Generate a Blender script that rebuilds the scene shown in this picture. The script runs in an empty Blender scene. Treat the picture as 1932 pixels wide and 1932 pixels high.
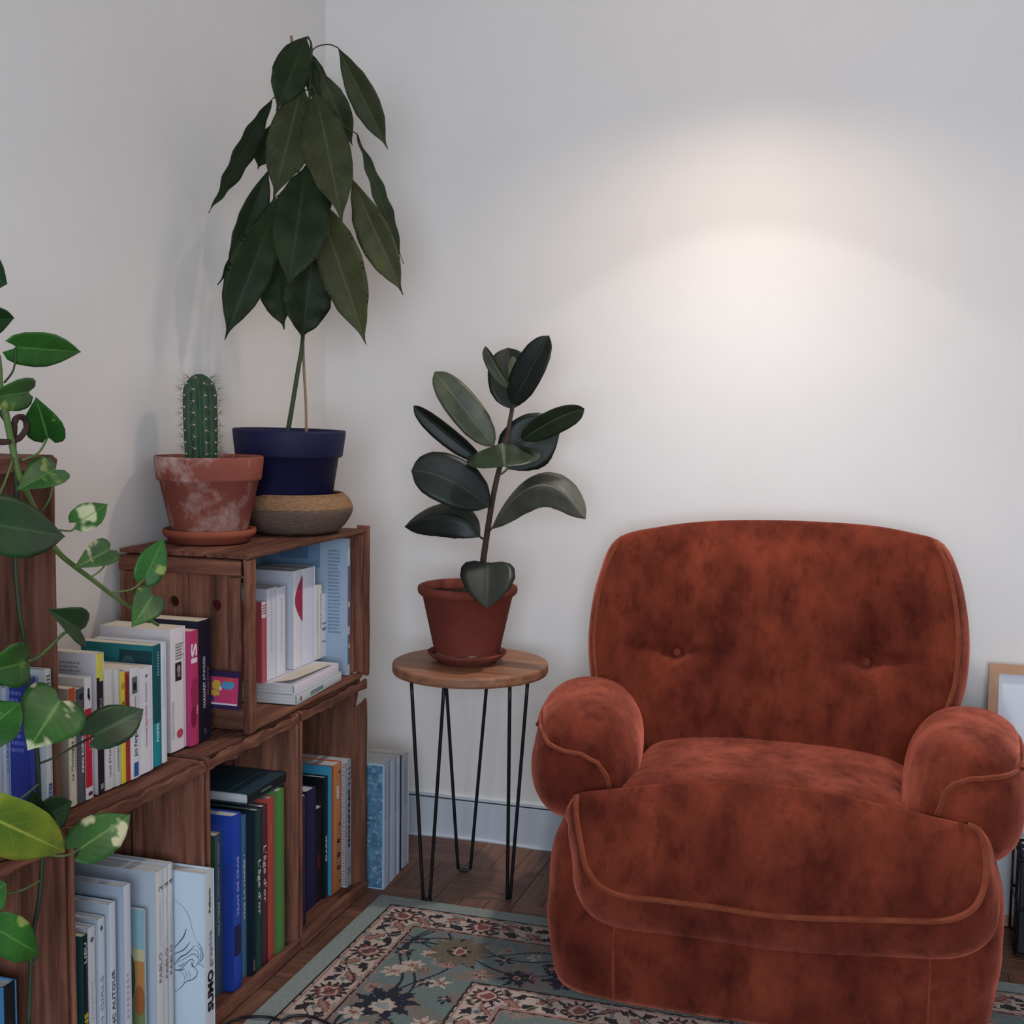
import bpy, bmesh, math, random
import numpy as np
from mathutils import Vector, Matrix, noise as mnoise

SC = bpy.context.scene
COL = SC.collection
random.seed(7)
PI = math.pi

# ------------------------------------------------------------------ camera
CAM_YAW, CAM_PITCH, CAM_ROLL, FPX = -0.30099484, -0.08575635, 0.01300883, 2325.73
CAM = np.array([1.595, -3.287, 1.25])
def _basis():
    f = np.array([math.sin(CAM_YAW)*math.cos(CAM_PITCH), math.cos(CAM_YAW)*math.cos(CAM_PITCH), math.sin(CAM_PITCH)])
    r = np.array([math.cos(CAM_YAW), -math.sin(CAM_YAW), 0.0]); u = np.cross(r, f)
    r2 = math.cos(CAM_ROLL)*r + math.sin(CAM_ROLL)*u
    u2 = -math.sin(CAM_ROLL)*r + math.cos(CAM_ROLL)*u
    return r2, u2, f
R2, U2, F2 = _basis()
cd = bpy.data.cameras.new('camera'); cam = bpy.data.objects.new('camera', cd); COL.objects.link(cam)
cd.sensor_width = 36.0; cd.lens = FPX/1932.0*36.0; cd.clip_start = .05; cd.clip_end = 50
cam.matrix_world = Matrix(((R2[0], U2[0], -F2[0], CAM[0]), (R2[1], U2[1], -F2[1], CAM[1]), (R2[2], U2[2], -F2[2], CAM[2]), (0, 0, 0, 1)))
SC.camera = cam

# ------------------------------------------------------------------ world, lights, exposure
SC.view_settings.view_transform = 'Standard'; SC.view_settings.look = 'None'
SC.view_settings.exposure = 0.07; SC.view_settings.gamma = 1.0; SC.view_settings.use_curve_mapping = False
W = bpy.data.worlds.new('overcast_sky'); SC.world = W; W.use_nodes = True
W.node_tree.nodes['Background'].inputs[0].default_value = (.62, .75, 1, 1)
W.node_tree.nodes['Background'].inputs[1].default_value = 1.0
def lamp(name, kind, loc, energy, color, **k):
    d = bpy.data.lights.new(name, kind); d.energy = energy; d.color = color
    for a, v in k.items(): setattr(d, a, v)
    o = bpy.data.objects.new(name, d); COL.objects.link(o); o.location = loc
    return o
LX, LY, LZ = 1.22, -0.55, 2.25                         # the pendant lamp over the armchair, just above the frame
lamp('pendant_beam', 'SPOT', (LX, LY, LZ), 5.2, (1, .95, .90), spot_size=2*math.radians(47.5), spot_blend=.10, shadow_soft_size=.03)
lamp('pendant_core', 'SPOT', (LX, LY, LZ), 30, (.94, .97, 1), spot_size=2*math.radians(47.5), spot_blend=1.0, shadow_soft_size=.03)
lamp('pendant_glow', 'SPOT', (LX, LY, LZ), 21, (1, .78, .63), spot_size=2*math.radians(74), spot_blend=.7, shadow_soft_size=.06)
up = lamp('pendant_uplight', 'SPOT', (LX, LY, LZ+.06), 5, (1, .70, .46), spot_size=2*math.radians(80), spot_blend=.5, shadow_soft_size=.06)
up.rotation_euler = (math.radians(180), 0, 0)
day = lamp('window_daylight', 'AREA', (2.0, -4.78, 1.3), 72, (.73, .85, 1), shape='RECTANGLE', size=1.6, size_y=1.3)
day.rotation_euler = (math.radians(90), 0, 0)        # shines towards +y from the window behind the camera

# ------------------------------------------------------------------ picking points: a pixel plus a real plane gives a place
def ray(px, py):
    return (px-966)/FPX*R2 - (py-966)/FPX*U2 + F2
def at(px, py, x=None, y=None, z=None):
    d = ray(px, py)
    t = (x-CAM[0])/d[0] if x is not None else (y-CAM[1])/d[1] if y is not None else (z-CAM[2])/d[2]
    return CAM + t*d
def on_plane(px, py, p, n):
    d = ray(px, py); return CAM + d*(np.dot(np.array(p)-CAM, n)/np.dot(d, n))

# ------------------------------------------------------------------ materials
def lin(c):
    if isinstance(c, str): c = tuple(int(c[i:i+2], 16) for i in (0, 2, 4))
    return tuple(((v/255)/12.92 if v/255 <= .04045 else ((v/255+.055)/1.055)**2.4) for v in c) + (1.0,)
MATS = {}
def M(name, base, rough=.6, mix=None, scale=8, stretch=(1, 1, 1), detail=5, lo=.35, hi=.65, bump=0, bscale=None, sheen=0, spec=.5, metal=0, rand=0, mix2=None, scale2=3, lo2=.45, hi2=.7):
    if name in MATS: return MATS[name]
    m = bpy.data.materials.new(name); m.use_nodes = True; nt = m.node_tree; N = nt.nodes; L = nt.links
    b = N['Principled BSDF']; b.inputs['Roughness'].default_value = rough; b.inputs['Metallic'].default_value = metal
    b.inputs['Specular IOR Level'].default_value = spec
    if sheen:
        b.inputs['Sheen Weight'].default_value = sheen; b.inputs['Sheen Roughness'].default_value = .5; b.inputs['Sheen Tint'].default_value = (1, .38, .24, 1)
    b.inputs['Base Color'].default_value = lin(base)
    out = None
    if mix or bump or rand:
        tc = N.new('ShaderNodeTexCoord'); mp = N.new('ShaderNodeMapping'); mp.inputs['Scale'].default_value = stretch
        L.new(tc.outputs['Object'], mp.inputs['Vector'])
        vec = mp.outputs['Vector']
        if rand:
            oi = N.new('ShaderNodeObjectInfo'); mu = N.new('ShaderNodeMath'); mu.operation = 'MULTIPLY'; mu.inputs[1].default_value = 37
            L.new(oi.outputs['Random'], mu.inputs[0])
            ad = N.new('ShaderNodeVectorMath'); ad.operation = 'ADD'; L.new(vec, ad.inputs[0]); L.new(mu.outputs[0], ad.inputs[1]); vec = ad.outputs[0]
    if mix:
        nz = N.new('ShaderNodeTexNoise'); nz.inputs['Scale'].default_value = scale; nz.inputs['Detail'].default_value = detail; nz.inputs['Roughness'].default_value = .62
        L.new(vec, nz.inputs['Vector'])
        cr = N.new('ShaderNodeValToRGB'); cr.color_ramp.elements[0].position = lo; cr.color_ramp.elements[1].position = hi
        cr.color_ramp.elements[0].color = lin(base); cr.color_ramp.elements[1].color = lin(mix)
        L.new(nz.outputs['Fac'], cr.inputs['Fac']); out = cr.outputs['Color']
        if mix2:
            n2 = N.new('ShaderNodeTexNoise'); n2.inputs['Scale'].default_value = scale2; n2.inputs['Detail'].default_value = 6; n2.inputs['Roughness'].default_value = .7
            L.new(vec, n2.inputs['Vector'])
            mr = N.new('ShaderNodeMapRange'); mr.inputs['From Min'].default_value = lo2; mr.inputs['From Max'].default_value = hi2; L.new(n2.outputs['Fac'], mr.inputs['Value'])
            mx = N.new('ShaderNodeMix'); mx.data_type = 'RGBA'; L.new(mr.outputs[0], mx.inputs['Factor']); L.new(out, mx.inputs['A']); mx.inputs['B'].default_value = lin(mix2); out = mx.outputs['Result']
    if rand:
        hs = N.new('ShaderNodeHueSaturation'); mr = N.new('ShaderNodeMapRange'); mr.inputs['To Min'].default_value = 1-rand; mr.inputs['To Max'].default_value = 1+rand
        L.new(oi.outputs['Random'], mr.inputs['Value']); L.new(mr.outputs[0], hs.inputs['Value'])
        if out: L.new(out, hs.inputs['Color'])
        else: hs.inputs['Color'].default_value = lin(base)
        out = hs.outputs['Color']
    if out: L.new(out, b.inputs['Base Color'])
    if sheen and out:                                               # the brushed pile: the sheen carries the same mottling
        hv = N.new('ShaderNodeHueSaturation'); hv.inputs['Value'].default_value = 5.6; hv.inputs['Saturation'].default_value = .9; hv.inputs['Hue'].default_value = .502; L.new(out, hv.inputs['Color']); L.new(hv.outputs['Color'], b.inputs['Sheen Tint'])
    if bump:
        nb = N.new('ShaderNodeTexNoise'); nb.inputs['Scale'].default_value = bscale or scale; nb.inputs['Detail'].default_value = 4; L.new(vec, nb.inputs['Vector'])
        bp = N.new('ShaderNodeBump'); bp.inputs['Strength'].default_value = bump; bp.inputs['Distance'].default_value = .004
        L.new(nb.outputs['Fac'], bp.inputs['Height']); L.new(bp.outputs['Normal'], b.inputs['Normal'])
    MATS[name] = m; return m
def flat(hexc, rough=.55):
    return M('print_%s_%d' % (hexc, int(rough*100)), hexc, rough, spec=.35)
def leaf_mat(name, dark, light, vein, rough=.35, vari=None, vscale=9, vlo=.55, vhi=.62, nveins=9, spec=.5, under=None, sv=.16, lb=.12):
    """leaf surface: colour by noise, paler midrib and side veins along the leaf's own UV, optional variegation, duller underside"""
    m = bpy.data.materials.new(name); m.use_nodes = True; nt = m.node_tree; N = nt.nodes; L = nt.links; b = N['Principled BSDF']
    b.inputs['Roughness'].default_value = rough; b.inputs['Specular IOR Level'].default_value = spec
    uv = N.new('ShaderNodeUVMap'); sx = N.new('ShaderNodeSeparateXYZ'); L.new(uv.outputs[0], sx.inputs[0])
    tc = N.new('ShaderNodeTexCoord'); nz = N.new('ShaderNodeTexNoise'); nz.inputs['Scale'].default_value = 14; nz.inputs['Detail'].default_value = 4; L.new(tc.outputs['Object'], nz.inputs['Vector'])
    cr = N.new('ShaderNodeValToRGB'); cr.color_ramp.elements[0].position = .35; cr.color_ramp.elements[1].position = .68
    cr.color_ramp.elements[0].color = lin(dark); cr.color_ramp.elements[1].color = lin(light); L.new(nz.outputs['Fac'], cr.inputs['Fac']); out = cr.outputs['Color']
    def math1(op, a, bb):
        n = N.new('ShaderNodeMath'); n.operation = op
        for i, v in enumerate((a, bb)):
            if v is None: continue
            if isinstance(v, (int, float)): n.inputs[i].default_value = v
            else: L.new(v, n.inputs[i])
        return n.outputs[0]
    def mixc(fac, col):
        nonlocal out
        mx = N.new('ShaderNodeMix'); mx.data_type = 'RGBA'; L.new(fac, mx.inputs['Factor']); L.new(out, mx.inputs['A']); mx.inputs['B'].default_value = lin(col); out = mx.outputs['Result']
    au = math1('ABSOLUTE', math1('SUBTRACT', sx.outputs[0], .5), None)
    if vari:
        n2 = N.new('ShaderNodeTexNoise'); n2.inputs['Scale'].default_value = vscale; n2.inputs['Detail'].default_value = 3
        mp = N.new('ShaderNodeMapping'); mp.inputs['Scale'].default_value = (1, 1, 1); L.new(tc.outputs['Object'], mp.inputs['Vector']); L.new(mp.outputs[0], n2.inputs['Vector'])
        mr = N.new('ShaderNodeMapRange'); mr.inputs['From Min'].default_value = vlo; mr.inputs['From Max'].default_value = vhi; L.new(n2.outputs['Fac'], mr.inputs['Value']); mixc(mr.outputs[0], vari)
    # side veins slanting towards the tip
    ph = math1('SUBTRACT', math1('MULTIPLY', sx.outputs[1], float(nveins)), math1('MULTIPLY', au, nveins*.55))
    fr = math1('ABSOLUTE', math1('SUBTRACT', math1('FRACT', ph, None), .5), None)
    mr = N.new('ShaderNodeMapRange'); mr.inputs['From Min'].default_value = .07; mr.inputs['From Max'].default_value = .0; mr.inputs['To Max'].default_value = sv; L.new(fr, mr.inputs['Value']); mixc(mr.outputs[0], vein)
    mr2 = N.new('ShaderNodeMapRange'); mr2.inputs['From Min'].default_value = .035; mr2.inputs['From Max'].default_value = .012; mr2.inputs['To Max'].default_value = .75; L.new(au, mr2.inputs['Value']); mixc(mr2.outputs[0], vein)
    if under:
        ge = N.new('ShaderNodeAttribute'); ge.attribute_name = 'under'; mixc(ge.outputs['Fac'], under)
    L.new(out, b.inputs['Base Color'])
    bp = N.new('ShaderNodeBump'); bp.inputs['Strength'].default_value = lb; bp.inputs['Distance'].default_value = .002; L.new(fr, bp.inputs['Height']); L.new(bp.outputs[0], b.inputs['Normal'])
    MATS[name] = m; return m

WOOD = {}
for ax, st in (('x', (1.2, 16, 16)), ('y', (16, 1.2, 16)), ('z', (16, 16, 1.2))):
    WOOD[ax] = M('crate_wood_'+ax, '4E2E24', .82, mix='95624C', scale=3.2, stretch=st, lo=.30, hi=.72, bump=.55, bscale=6, rand=.24, spec=.25, mix2='341F18', scale2=1.3, lo2=.52, hi2=.8)
WALL = M('wall_paint', 'F0ECE7', .92, mix='EDE9E4', scale=3, bump=.06, bscale=60, spec=.2)
CEIL = M('ceiling_paint', 'EFECE8', .95, spec=.2)
TRIMW = M('daylit_trim_paint', 'CCD4DC', .6, bump=.08, bscale=25)  # white trim, with the blue of the daylight mixed into its colour
PARQ = M('oak_parquet', '5E3C2C', .5, mix='865E4A', scale=3, stretch=(1.5, 22, 10), lo=.3, hi=.7, rand=.20, bump=.12, bscale=5)
VELVET = M('rust_velvet', '3F150E', .95, mix='813925', scale=8, stretch=(1.25, 1, .75), detail=8, lo=.27, hi=.74, bump=.25, bscale=220, sheen=.85, spec=.12, mix2='3E140E', scale2=20, lo2=.50, hi2=.80)
PIPING = M('rust_velvet_piping', '743522', .9, mix='86452E', scale=20, bump=.2, bscale=200, sheen=.5, spec=.15)
PAPER = M('book_paper', 'E6D9C2', .9, mix='CDBFA8', scale=4, stretch=(1, 60, 1), spec=.2)
PAPERW = M('book_paper_white', 'DAD8D6', .9, mix='C4C3C2', scale=4, stretch=(1, 60, 1), spec=.2)

# ------------------------------------------------------------------ objects
ORG = {}
def thing(name, label, cat, loc=(0, 0, 0), group=None, rot=None):
    o = bpy.data.objects.new(name, None); COL.objects.link(o); o.location = loc; o.empty_display_size = .05
    if rot: o.rotation_euler = rot
    o['label'] = label; o['category'] = cat
    if group: o['group'] = group
    ORG[o.name] = np.array(loc, float); return o
def put(name, verts, faces, mat, parent=None, smooth=False, label=None, local=False, kind=None, mats=None, fm=None, uv=None, attr=None):
    """verts in world coordinates (or thing-local with local=True); the mesh is stored relative to its thing's base"""
    v = np.asarray(verts, float).reshape(-1, 3)
    if parent is not None and not local: v = v - ORG[parent.name]
    me = bpy.data.meshes.new(name); me.from_pydata([tuple(p) for p in v], [], [tuple(int(i) for i in f) for f in faces])
    for mm in (mats or [mat]): me.materials.append(mm)
    if fm is not None: me.polygons.foreach_set('material_index', np.asarray(fm, np.int32))
    if smooth: me.polygons.foreach_set('use_smooth', [True]*len(me.polygons))
    if uv is not None:
        ul = me.uv_layers.new(name='UVMap'); li = np.zeros(len(me.loops), np.int32); me.loops.foreach_get('vertex_index', li)
        ul.data.foreach_set('uv', np.asarray(uv)[li].astype(np.float32).ravel())
    if attr is not None:
        a = me.attributes.new('under', 'FLOAT', 'POINT'); a.data.foreach_set('value', np.asarray(attr, np.float32))
    me.update()
    o = bpy.data.objects.new(name, me); COL.objects.link(o)
    if parent is not None:
        o.parent = parent; ORG[o.name] = ORG[parent.name]
    else: ORG[o.name] = np.zeros(3)
    if label: o['label'] = label
    if kind: o['kind'] = kind
    return o
def solo(o, label, cat, group=None):
    o['label'] = label; o['category'] = cat
    if group: o['group'] = group
    return o
def box(x0, x1, y0, y1, z0, z1):
    v = [(x, y, z) for z in (z0, z1) for y in (y0, y1) for x in (x0, x1)]
    return v, [(0, 2, 3, 1), (4, 5, 7, 6), (0, 1, 5, 4), (1, 3, 7, 5), (3, 2, 6, 7), (2, 0, 4, 6)]
def join(*parts):
    V, F = [], []
    for v, f in parts:
        n = len(V); V += [tuple(p) for p in v]; F += [tuple(i+n for i in q) for q in f]
    return V, F
def smooth_pts(pts, n=8, closed=False):
    P = [np.array(p, float) for p in pts]; out = []; m = len(P)
    for i in range(m if closed else m-1):
        p0 = P[(i-1) % m] if closed or i > 0 else P[0]; p1 = P[i]; p2 = P[(i+1) % m]; p3 = P[(i+2) % m] if closed or i+2 < m else P[-1]
        for k in range(n):
            t = k/n; out.append(.5*((2*p1)+(-p0+p2)*t+(2*p0-5*p1+4*p2-p3)*t*t+(-p0+3*p1-3*p2+p3)*t**3))
    if not closed: out.append(P[-1])
    return out
def tube(pts, r, seg=8, closed=False, cap=True):
    P = [np.array(p, float) for p in pts]; n = len(P); V, F = [], []
    rr = r if hasattr(r, '__len__') else [r]*n
    up = np.array([.3, .2, .93]); prev = None
    for i in range(n):
        a = P[(i-1) % n] if (closed or i > 0) else P[i]; b = P[(i+1) % n] if (closed or i < n-1) else P[i]
        t = b-a; t = t/(np.linalg.norm(t)+1e-12)
        s = prev if prev is not None else np.cross(t, up)
        s = s - t*np.dot(s, t)
        if np.linalg.norm(s) < 1e-6: s = np.cross(t, np.array([1., .1, 0]))
        s = s/np.linalg.norm(s); prev = s; q = np.cross(t, s)
        for k in range(seg):
            an = 2*PI*k/seg; V.append(P[i]+rr[i]*(math.cos(an)*s+math.sin(an)*q))
    for i in range(n if closed else n-1):
        for k in range(seg):
            j = (i+1) % n; F.append((i*seg+k, i*seg+(k+1) % seg, j*seg+(k+1) % seg, j*seg+k))
    if cap and not closed:
        F.append(tuple(range(seg-1, -1, -1))); F.append(tuple((n-1)*seg+k for k in range(seg)))
    return V, F
def lathe(prof, c, seg=48, tilt=None):
    V, F = [], []; n = len(prof)
    for r, z in prof:
        for k in range(seg):
            a = 2*PI*k/seg; p = np.array([r*math.cos(a), r*math.sin(a), z])
            if tilt is not None: p = tilt @ p
            V.append(p+np.array(c))
    for i in range(n-1):
        for k in range(seg): F.append((i*seg+k, i*seg+(k+1) % seg, (i+1)*seg+(k+1) % seg, (i+1)*seg+k))
    if prof[0][0] > 1e-6: F.append(tuple(range(seg-1, -1, -1)))
    if prof[-1][0] > 1e-6: F.append(tuple((n-1)*seg+k for k in range(seg)))
    return V, F
def prism(outline, h0, h1, mapf):
    n = len(outline); V = [mapf(a, b, h0) for a, b in outline]+[mapf(a, b, h1) for a, b in outline]
    F = [tuple(range(n-1, -1, -1)), tuple(range(n, 2*n))]+[(i, (i+1) % n, n+(i+1) % n, n+i) for i in range(n)]
    return V, F

# ------------------------------------------------------------------ the room
RX, RY, RH = 4.3, -4.85, 2.62
def struct(name, vf, mat, **k):
    o = put(name, vf[0], vf[1], mat, **k); o['kind'] = 'structure'; return o
floor = struct('floor', box(-.1, RX+.1, RY-.1, .1, -.06, -.003), PARQ)
struct('wall_left', box(-.12, 0, RY, 0, -.06, RH), WALL)
struct('wall_back', box(-.12, RX+.12, 0, .12, -.06, RH), WALL)
struct('wall_right', box(RX, RX+.12, RY, 0, -.06, RH), WALL)
struct('ceiling', box(-.12, RX+.12, RY-.12, .12, RH, RH+.1), CEIL)
WX0, WX1, WZ0, WZ1 = 1.15, 2.85, .6, 2.0
struct('wall_front', join(box(-.12, WX0, RY-.12, RY, -.06, RH), box(WX1, RX+.12, RY-.12, RY, -.06, RH), box(WX0, WX1, RY-.12, RY, -.06, WZ0), box(WX0, WX1, RY-.12, RY, WZ1, RH)), WALL)
win = struct('window_1', join(box(WX0, WX0+.05, RY-.09, RY-.03, WZ0, WZ1), box(WX1-.05, WX1, RY-.09, RY-.03, WZ0, WZ1), box(WX0, WX1, RY-.09, RY-.03, WZ0, WZ0+.05), box(WX0, WX1, RY-.09, RY-.03, WZ1-.05, WZ1), box(1.97, 2.03, RY-.09, RY-.03, WZ0, WZ1)), TRIMW)
# skirting along the back wall: a slightly wavy painted board with a dark gap above and a bead of filler at the floor
def wavy_board(x0, x1, z0, z1, y0, y1, amp, n=40):
    V, F = [], []
    for i in range(n+1):
        x = x0+(x1-x0)*i/n; w = amp*math.sin(x*9.0)+amp*.6*math.sin(x*23+1)
        V += [(x, y1, z0), (x, y0+w, z0), (x, y0+w*.4, z1), (x, y1, z1)]
    for i in range(n):
        for k in range(4): F.append((4*i+k, 4*i+(k+1) % 4, 4*i+4+(k+1) % 4, 4*i+4+k))
    F += [(3, 2, 1, 0), tuple(4*n+k for k in range(4))]
    return V, F
struct('baseboard_back', wavy_board(0.0, RX, 0.0, .112, -.012, 0.0, .0012), TRIMW)
struct('trim_1', wavy_board(0.0, RX, .1165, .124, -.0085, 0.0, .0008), TRIMW)
struct('trim_2', box(0, RX, -.004, 0.0, .112, .1165), M('skirting_gap', '2A2C33', .9))
bead = [(x, -.016-.002*math.sin(x*9)-.002*math.sin(x*31), .003+.002*math.sin(x*17)) for x in np.linspace(.01, RX-.05, 160)]
struct('trim_3', tube(bead, .0055, 6), TRIMW, smooth=True)
struct('baseboard_left', box(0, .012, RY, -.013, 0, .112), TRIMW)

# parquet strips that the photograph lets one tell apart: basket weave of three strips each way, laid on the sub-floor
PL, PW = .204, .068
def plank_mesh(nm):
    g = .0006; x0, x1, y0, y1 = -PL/2+g, PL/2-g, -PW/2+g, PW/2-g; c = .0008
    V = [(x0, y0, -.006), (x1, y0, -.006), (x1, y1, -.006), (x0, y1, -.006), (x0, y0, -c), (x1, y0, -c), (x1, y1, -c), (x0, y1, -c), (x0+c, y0+c, 0), (x1-c, y0+c, 0), (x1-c, y1-c, 0), (x0+c, y1-c, 0)]
    F = [(0, 1, 5, 4), (1, 2, 6, 5), (2, 3, 7, 6), (3, 0, 4, 7), (4, 5, 9, 8), (5, 6, 10, 9), (6, 7, 11, 10), (7, 4, 8, 11), (8, 9, 10, 11)]
    me = bpy.data.meshes.new(nm); me.from_pydata(V, [], F); me.materials.append(PARQ); return me
pm = plank_mesh('plank')
for i in range(1, 11):
    for j in range(0, 8):
        cx, cy = .30+PL*(i-.5)-.19, -PL*(j+.5)+.004
        for k in range(3):
            rot = (i+j) % 2
            x, y = (cx, cy+(k-1)*PW) if rot == 0 else (cx+(k-1)*PW, cy)
            if (x > .50 and y < -.60 and x < 1.75) or (x > 1.05 and x < 1.7 and y < -.25): continue
            if x < .30 or x > 2.25 or y < -1.4: continue
            o = bpy.data.objects.new('plank', pm); COL.objects.link(o); o.parent = floor
            o.location = (x, y, 0); o.rotation_euler = (0, 0, PI/2*rot)

# ------------------------------------------------------------------ wooden crates
def board(name, x0, x1, y0, y1, z0, z1, grain, parent, rough=.0016, n=9, label=None, chamfer=.002, seed=None):
    """one old plank or batten: chamfered section swept along the grain, its edges worn uneven"""
    rng = random.Random(seed if seed is not None else hash((round(x0, 3), round(y0, 3), round(z0, 3), name)) & 0xffff)
    lo, hi = [x0, y0, z0], [x1, y1, z1]; g = 'xyz'.index(grain); a, b = [i for i in range(3) if i != g]
    ca = min(chamfer, (hi[a]-lo[a])*.3); cb = min(chamfer, (hi[b]-lo[b])*.3)
    sec = [(lo[a]+ca, lo[b]), (hi[a]-ca, lo[b]), (hi[a], lo[b]+cb), (hi[a], hi[b]-cb), (hi[a]-ca, hi[b]), (lo[a]+ca, hi[b]), (lo[a], hi[b]-cb), (lo[a], lo[b]+cb)]
    V, F = [], []; m = 8; off = rng.random()*50; FQ = 5 if n < 14 else 9
    for i in range(n+1):
        t = i/n; gp = lo[g]+(hi[g]-lo[g])*t
        for k, (pa, pb) in enumerate(sec):
            p = [0, 0, 0]; p[g] = gp+(rng.uniform(-1, 1)*rough*.7 if i in (0, n) else 0)
            ia = -1 if pa > (lo[a]+hi[a])/2 else 1; ib = -1 if pb > (lo[b]+hi[b])/2 else 1
            na = mnoise.noise(Vector((off+t*FQ, k//2*3.1, 0)))*.5+.5; nb = mnoise.noise(Vector((off+t*FQ, k//2*3.1, 9)))*.5+.5
            p[a] = pa+ia*na*rough*1.6; p[b] = pb+ib*nb*rough*1.6; V.append(p)
    for i in range(n):
        for k in range(m): F.append((i*m+k, i*m+(k+1) % m, (i+1)*m+(k+1) % m, (i+1)*m+k))
    F.append(tuple(range(m-1, -1, -1))); F.append(tuple(n*m+k for k in range(m)))
    return put(name, V, F, WOOD[grain], parent, label=label)
def upright_crate(label, y0, y1, z0, z1, group, broken=False, xb=.022, xf=.34, rail=.034):
    """a fruit crate stood on end: its two ends are now floor and top, its long sides are walls, the open front faces the room"""
    T = thing('wooden_crate', label, 'crate', (xb, (y0+y1)/2, z0), group)
    e = .0045; ya, yb = y0+e, y1-e; t = .011
    dx = (xf-xb)
    for k in range(3):                                              # back planks
        w = (yb-ya-.004)/3; board('plank', xb, xb+.009, ya+.001+k*(w+.001), ya+.001+k*(w+.001)+w, z0+.004, z1-.004, 'z', T)
    for s, yy in ((0, ya), (1, yb-t)):                              # side walls, two planks deep
        board('plank', xb+.010, xb+dx*.47, yy, yy+t, z0+.002, z1-.004, 'z', T)
        if broken and s == 1:
            xa = xb+dx*.47+.003; h = z1-z0
            out = [(xa, z0+.002), (xf-.002, z0+.002), (xf-.001, z0+h*.3), (xf-.003, z0+h*.55), (xf-.001, z0+h*.8), (xf-.002, z1-.062), (xf-.005, z1-.052), (xf-.013, z1-.062), (xf-.034, z1-.078), (xf-.028, z1-.05), (xf-.022, z1-.004), (xa, z1-.004)]
            V, F = prism(out, yy, yy+t, lambda a, b, hh: (a, hh, b)); put('plank', V, F, WOOD['z'], T, label='side plank with a broken notch at its top')
        else:
            board('plank', xb+dx*.47+.003, xf-.003, yy, yy+t, z0+.002, z1-.004, 'z', T)
    ia, ib = ya+t+.001, yb-t-.001
    for zz, nm in ((z0+.003, 'plank'), (z1-.019, 'plank')):         # floor and top boards
        board(nm, xb+.010, xb+dx*.36, ia if zz < z0+.01 else ya, ib if zz < z0+.01 else yb, zz, zz+.016, 'y', T)
        board(nm, xb+dx*.36+.002, xb+dx*.70, ia if zz < z0+.01 else ya, ib if zz < z0+.01 else yb, zz, zz+.016, 'y', T)
        board(nm, xb+dx*.70+.002, xf-.020, ia if zz < z0+.01 else ya, ib if zz < z0+.01 else yb, zz, zz+.016, 'y', T)
    board('batten', xf-.019, xf+.003, ya, yb+.001, z0+.001, z0+rail, 'y', T, rough=.004 if rail > .02 else .001, n=14)
    board('batten', xf-.019, xf+.004, ya, yb, z1-.035, z1-.001, 'y', T, rough=.009, n=26, label='worn front batten with a ragged edge')
    return T
ZS = .560
upright_crate('wooden crate stood on end nearest the room corner, holding the orange and spiral bound books', -.822, -.453, 0, ZS, 'crates stood on end along the left wall', broken=True)
upright_crate('wooden crate stood on end holding blue albums under a flat black book', -1.216, -.822, 0, ZS, 'crates stood on end along the left wall')
upright_crate('wooden crate stood on end holding the tall white comic albums', -1.636, -1.218, 0, ZS, 'crates stood on end along the left wall', rail=.0185)
upright_crate('wooden crate at the bottom left corner of the photo, with a blue book inside', -2.06, -1.638, 0, ZS, 'crates stood on end along the left wall')
upright_crate('upper wooden crate at the left edge, stood on end behind the trailing pothos vines', -2.075, -1.648, ZS, 1.168, 'crates stacked on the lower row', rail=.0185)

# the crate lying on its side on top, open towards the room
UY0, UY1, UZ0, UZ1, UXB, UXF = -1.036, -.452, ZS+.001, .940, .020, .336
U = thing('wooden_crate', 'wooden crate lying lengthwise on top, carrying the terracotta cactus pot and the navy pot', 'crate', (UXB, (UY0+UY1)/2, UZ0), 'crates stacked on the lower row')
for a, b in ((UXB, .122), (.124, .228), (.230, UXF)):
    board('plank', a, b, UY0-.006, UY1, UZ1-.014, UZ1, 'y', U, rough=.003, n=14)
    board('plank', a, b-.004, UY0+.020, UY1-.018, UZ0, UZ0+.012, 'y', U)
for k in range(3): board('plank', UXB, UXB+.009, UY0+.02, UY1-.02, UZ0+.013+k*.118, UZ0+.013+k*.118+.115, 'y', U)
def holed_plank(x0, x1, z0, z1, y0, y1, hx, hz, r):
    ang = sorted([2*PI*i/20 for i in range(20)]+[math.atan2(b-hz, a-hx) % (2*PI) for a in (x0, x1) for b in (z0, z1)])
    n = len(ang); inn, out = [], []
    for a in ang:
        c, s = math.cos(a), math.sin(a); inn.append((hx+r*c, hz+r*s))
        tx = ((x1-hx)/c if c > 1e-9 else (x0-hx)/c if c < -1e-9 else 1e9); tz = ((z1-hz)/s if s > 1e-9 else (z0-hz)/s if s < -1e-9 else 1e9)
        t = min(tx, tz); out.append((hx+t*c, hz+t*s))
    V = [(a, y, b) for y in (y0, y1) for ring in (inn, out) for a, b in ring]; F = []
    for i in range(n):
        j = (i+1) % n
        F += [(i, j, n+j, n+i), (2*n+j, 2*n+i, 3*n+i, 3*n+j), (j, i, 2*n+i, 2*n+j), (n+i, n+j, 3*n+j, 3*n+i)]
    return V, F
h1, h2 = (.147, .828), (.248, .826)
for (a, b, h) in ((.034, .182, h1), (.184, .300, h2)):
    V, F = holed_plank(a, b, UZ0+.004, UZ1-.016, UY0+.006, UY0+.017, h[0], h[1], .0125)
    put('plank', V, F, WOOD['z'], U, label='end plank with a round finger hole')
board('batten', UXB, .312, UY0-.006, UY0+.005, UZ1-.050, UZ1-.015, 'x', U, rough=.002)
board('batten', UXB, .318, UY0-.006, UY0+.005, UZ0+.006, UZ0+.056, 'x', U, rough=.002)
board('batten', .278, .314, UY0-.009, UY0+.005, UZ0+.055, UZ1-.051, 'z', U, rough=.003)
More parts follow.
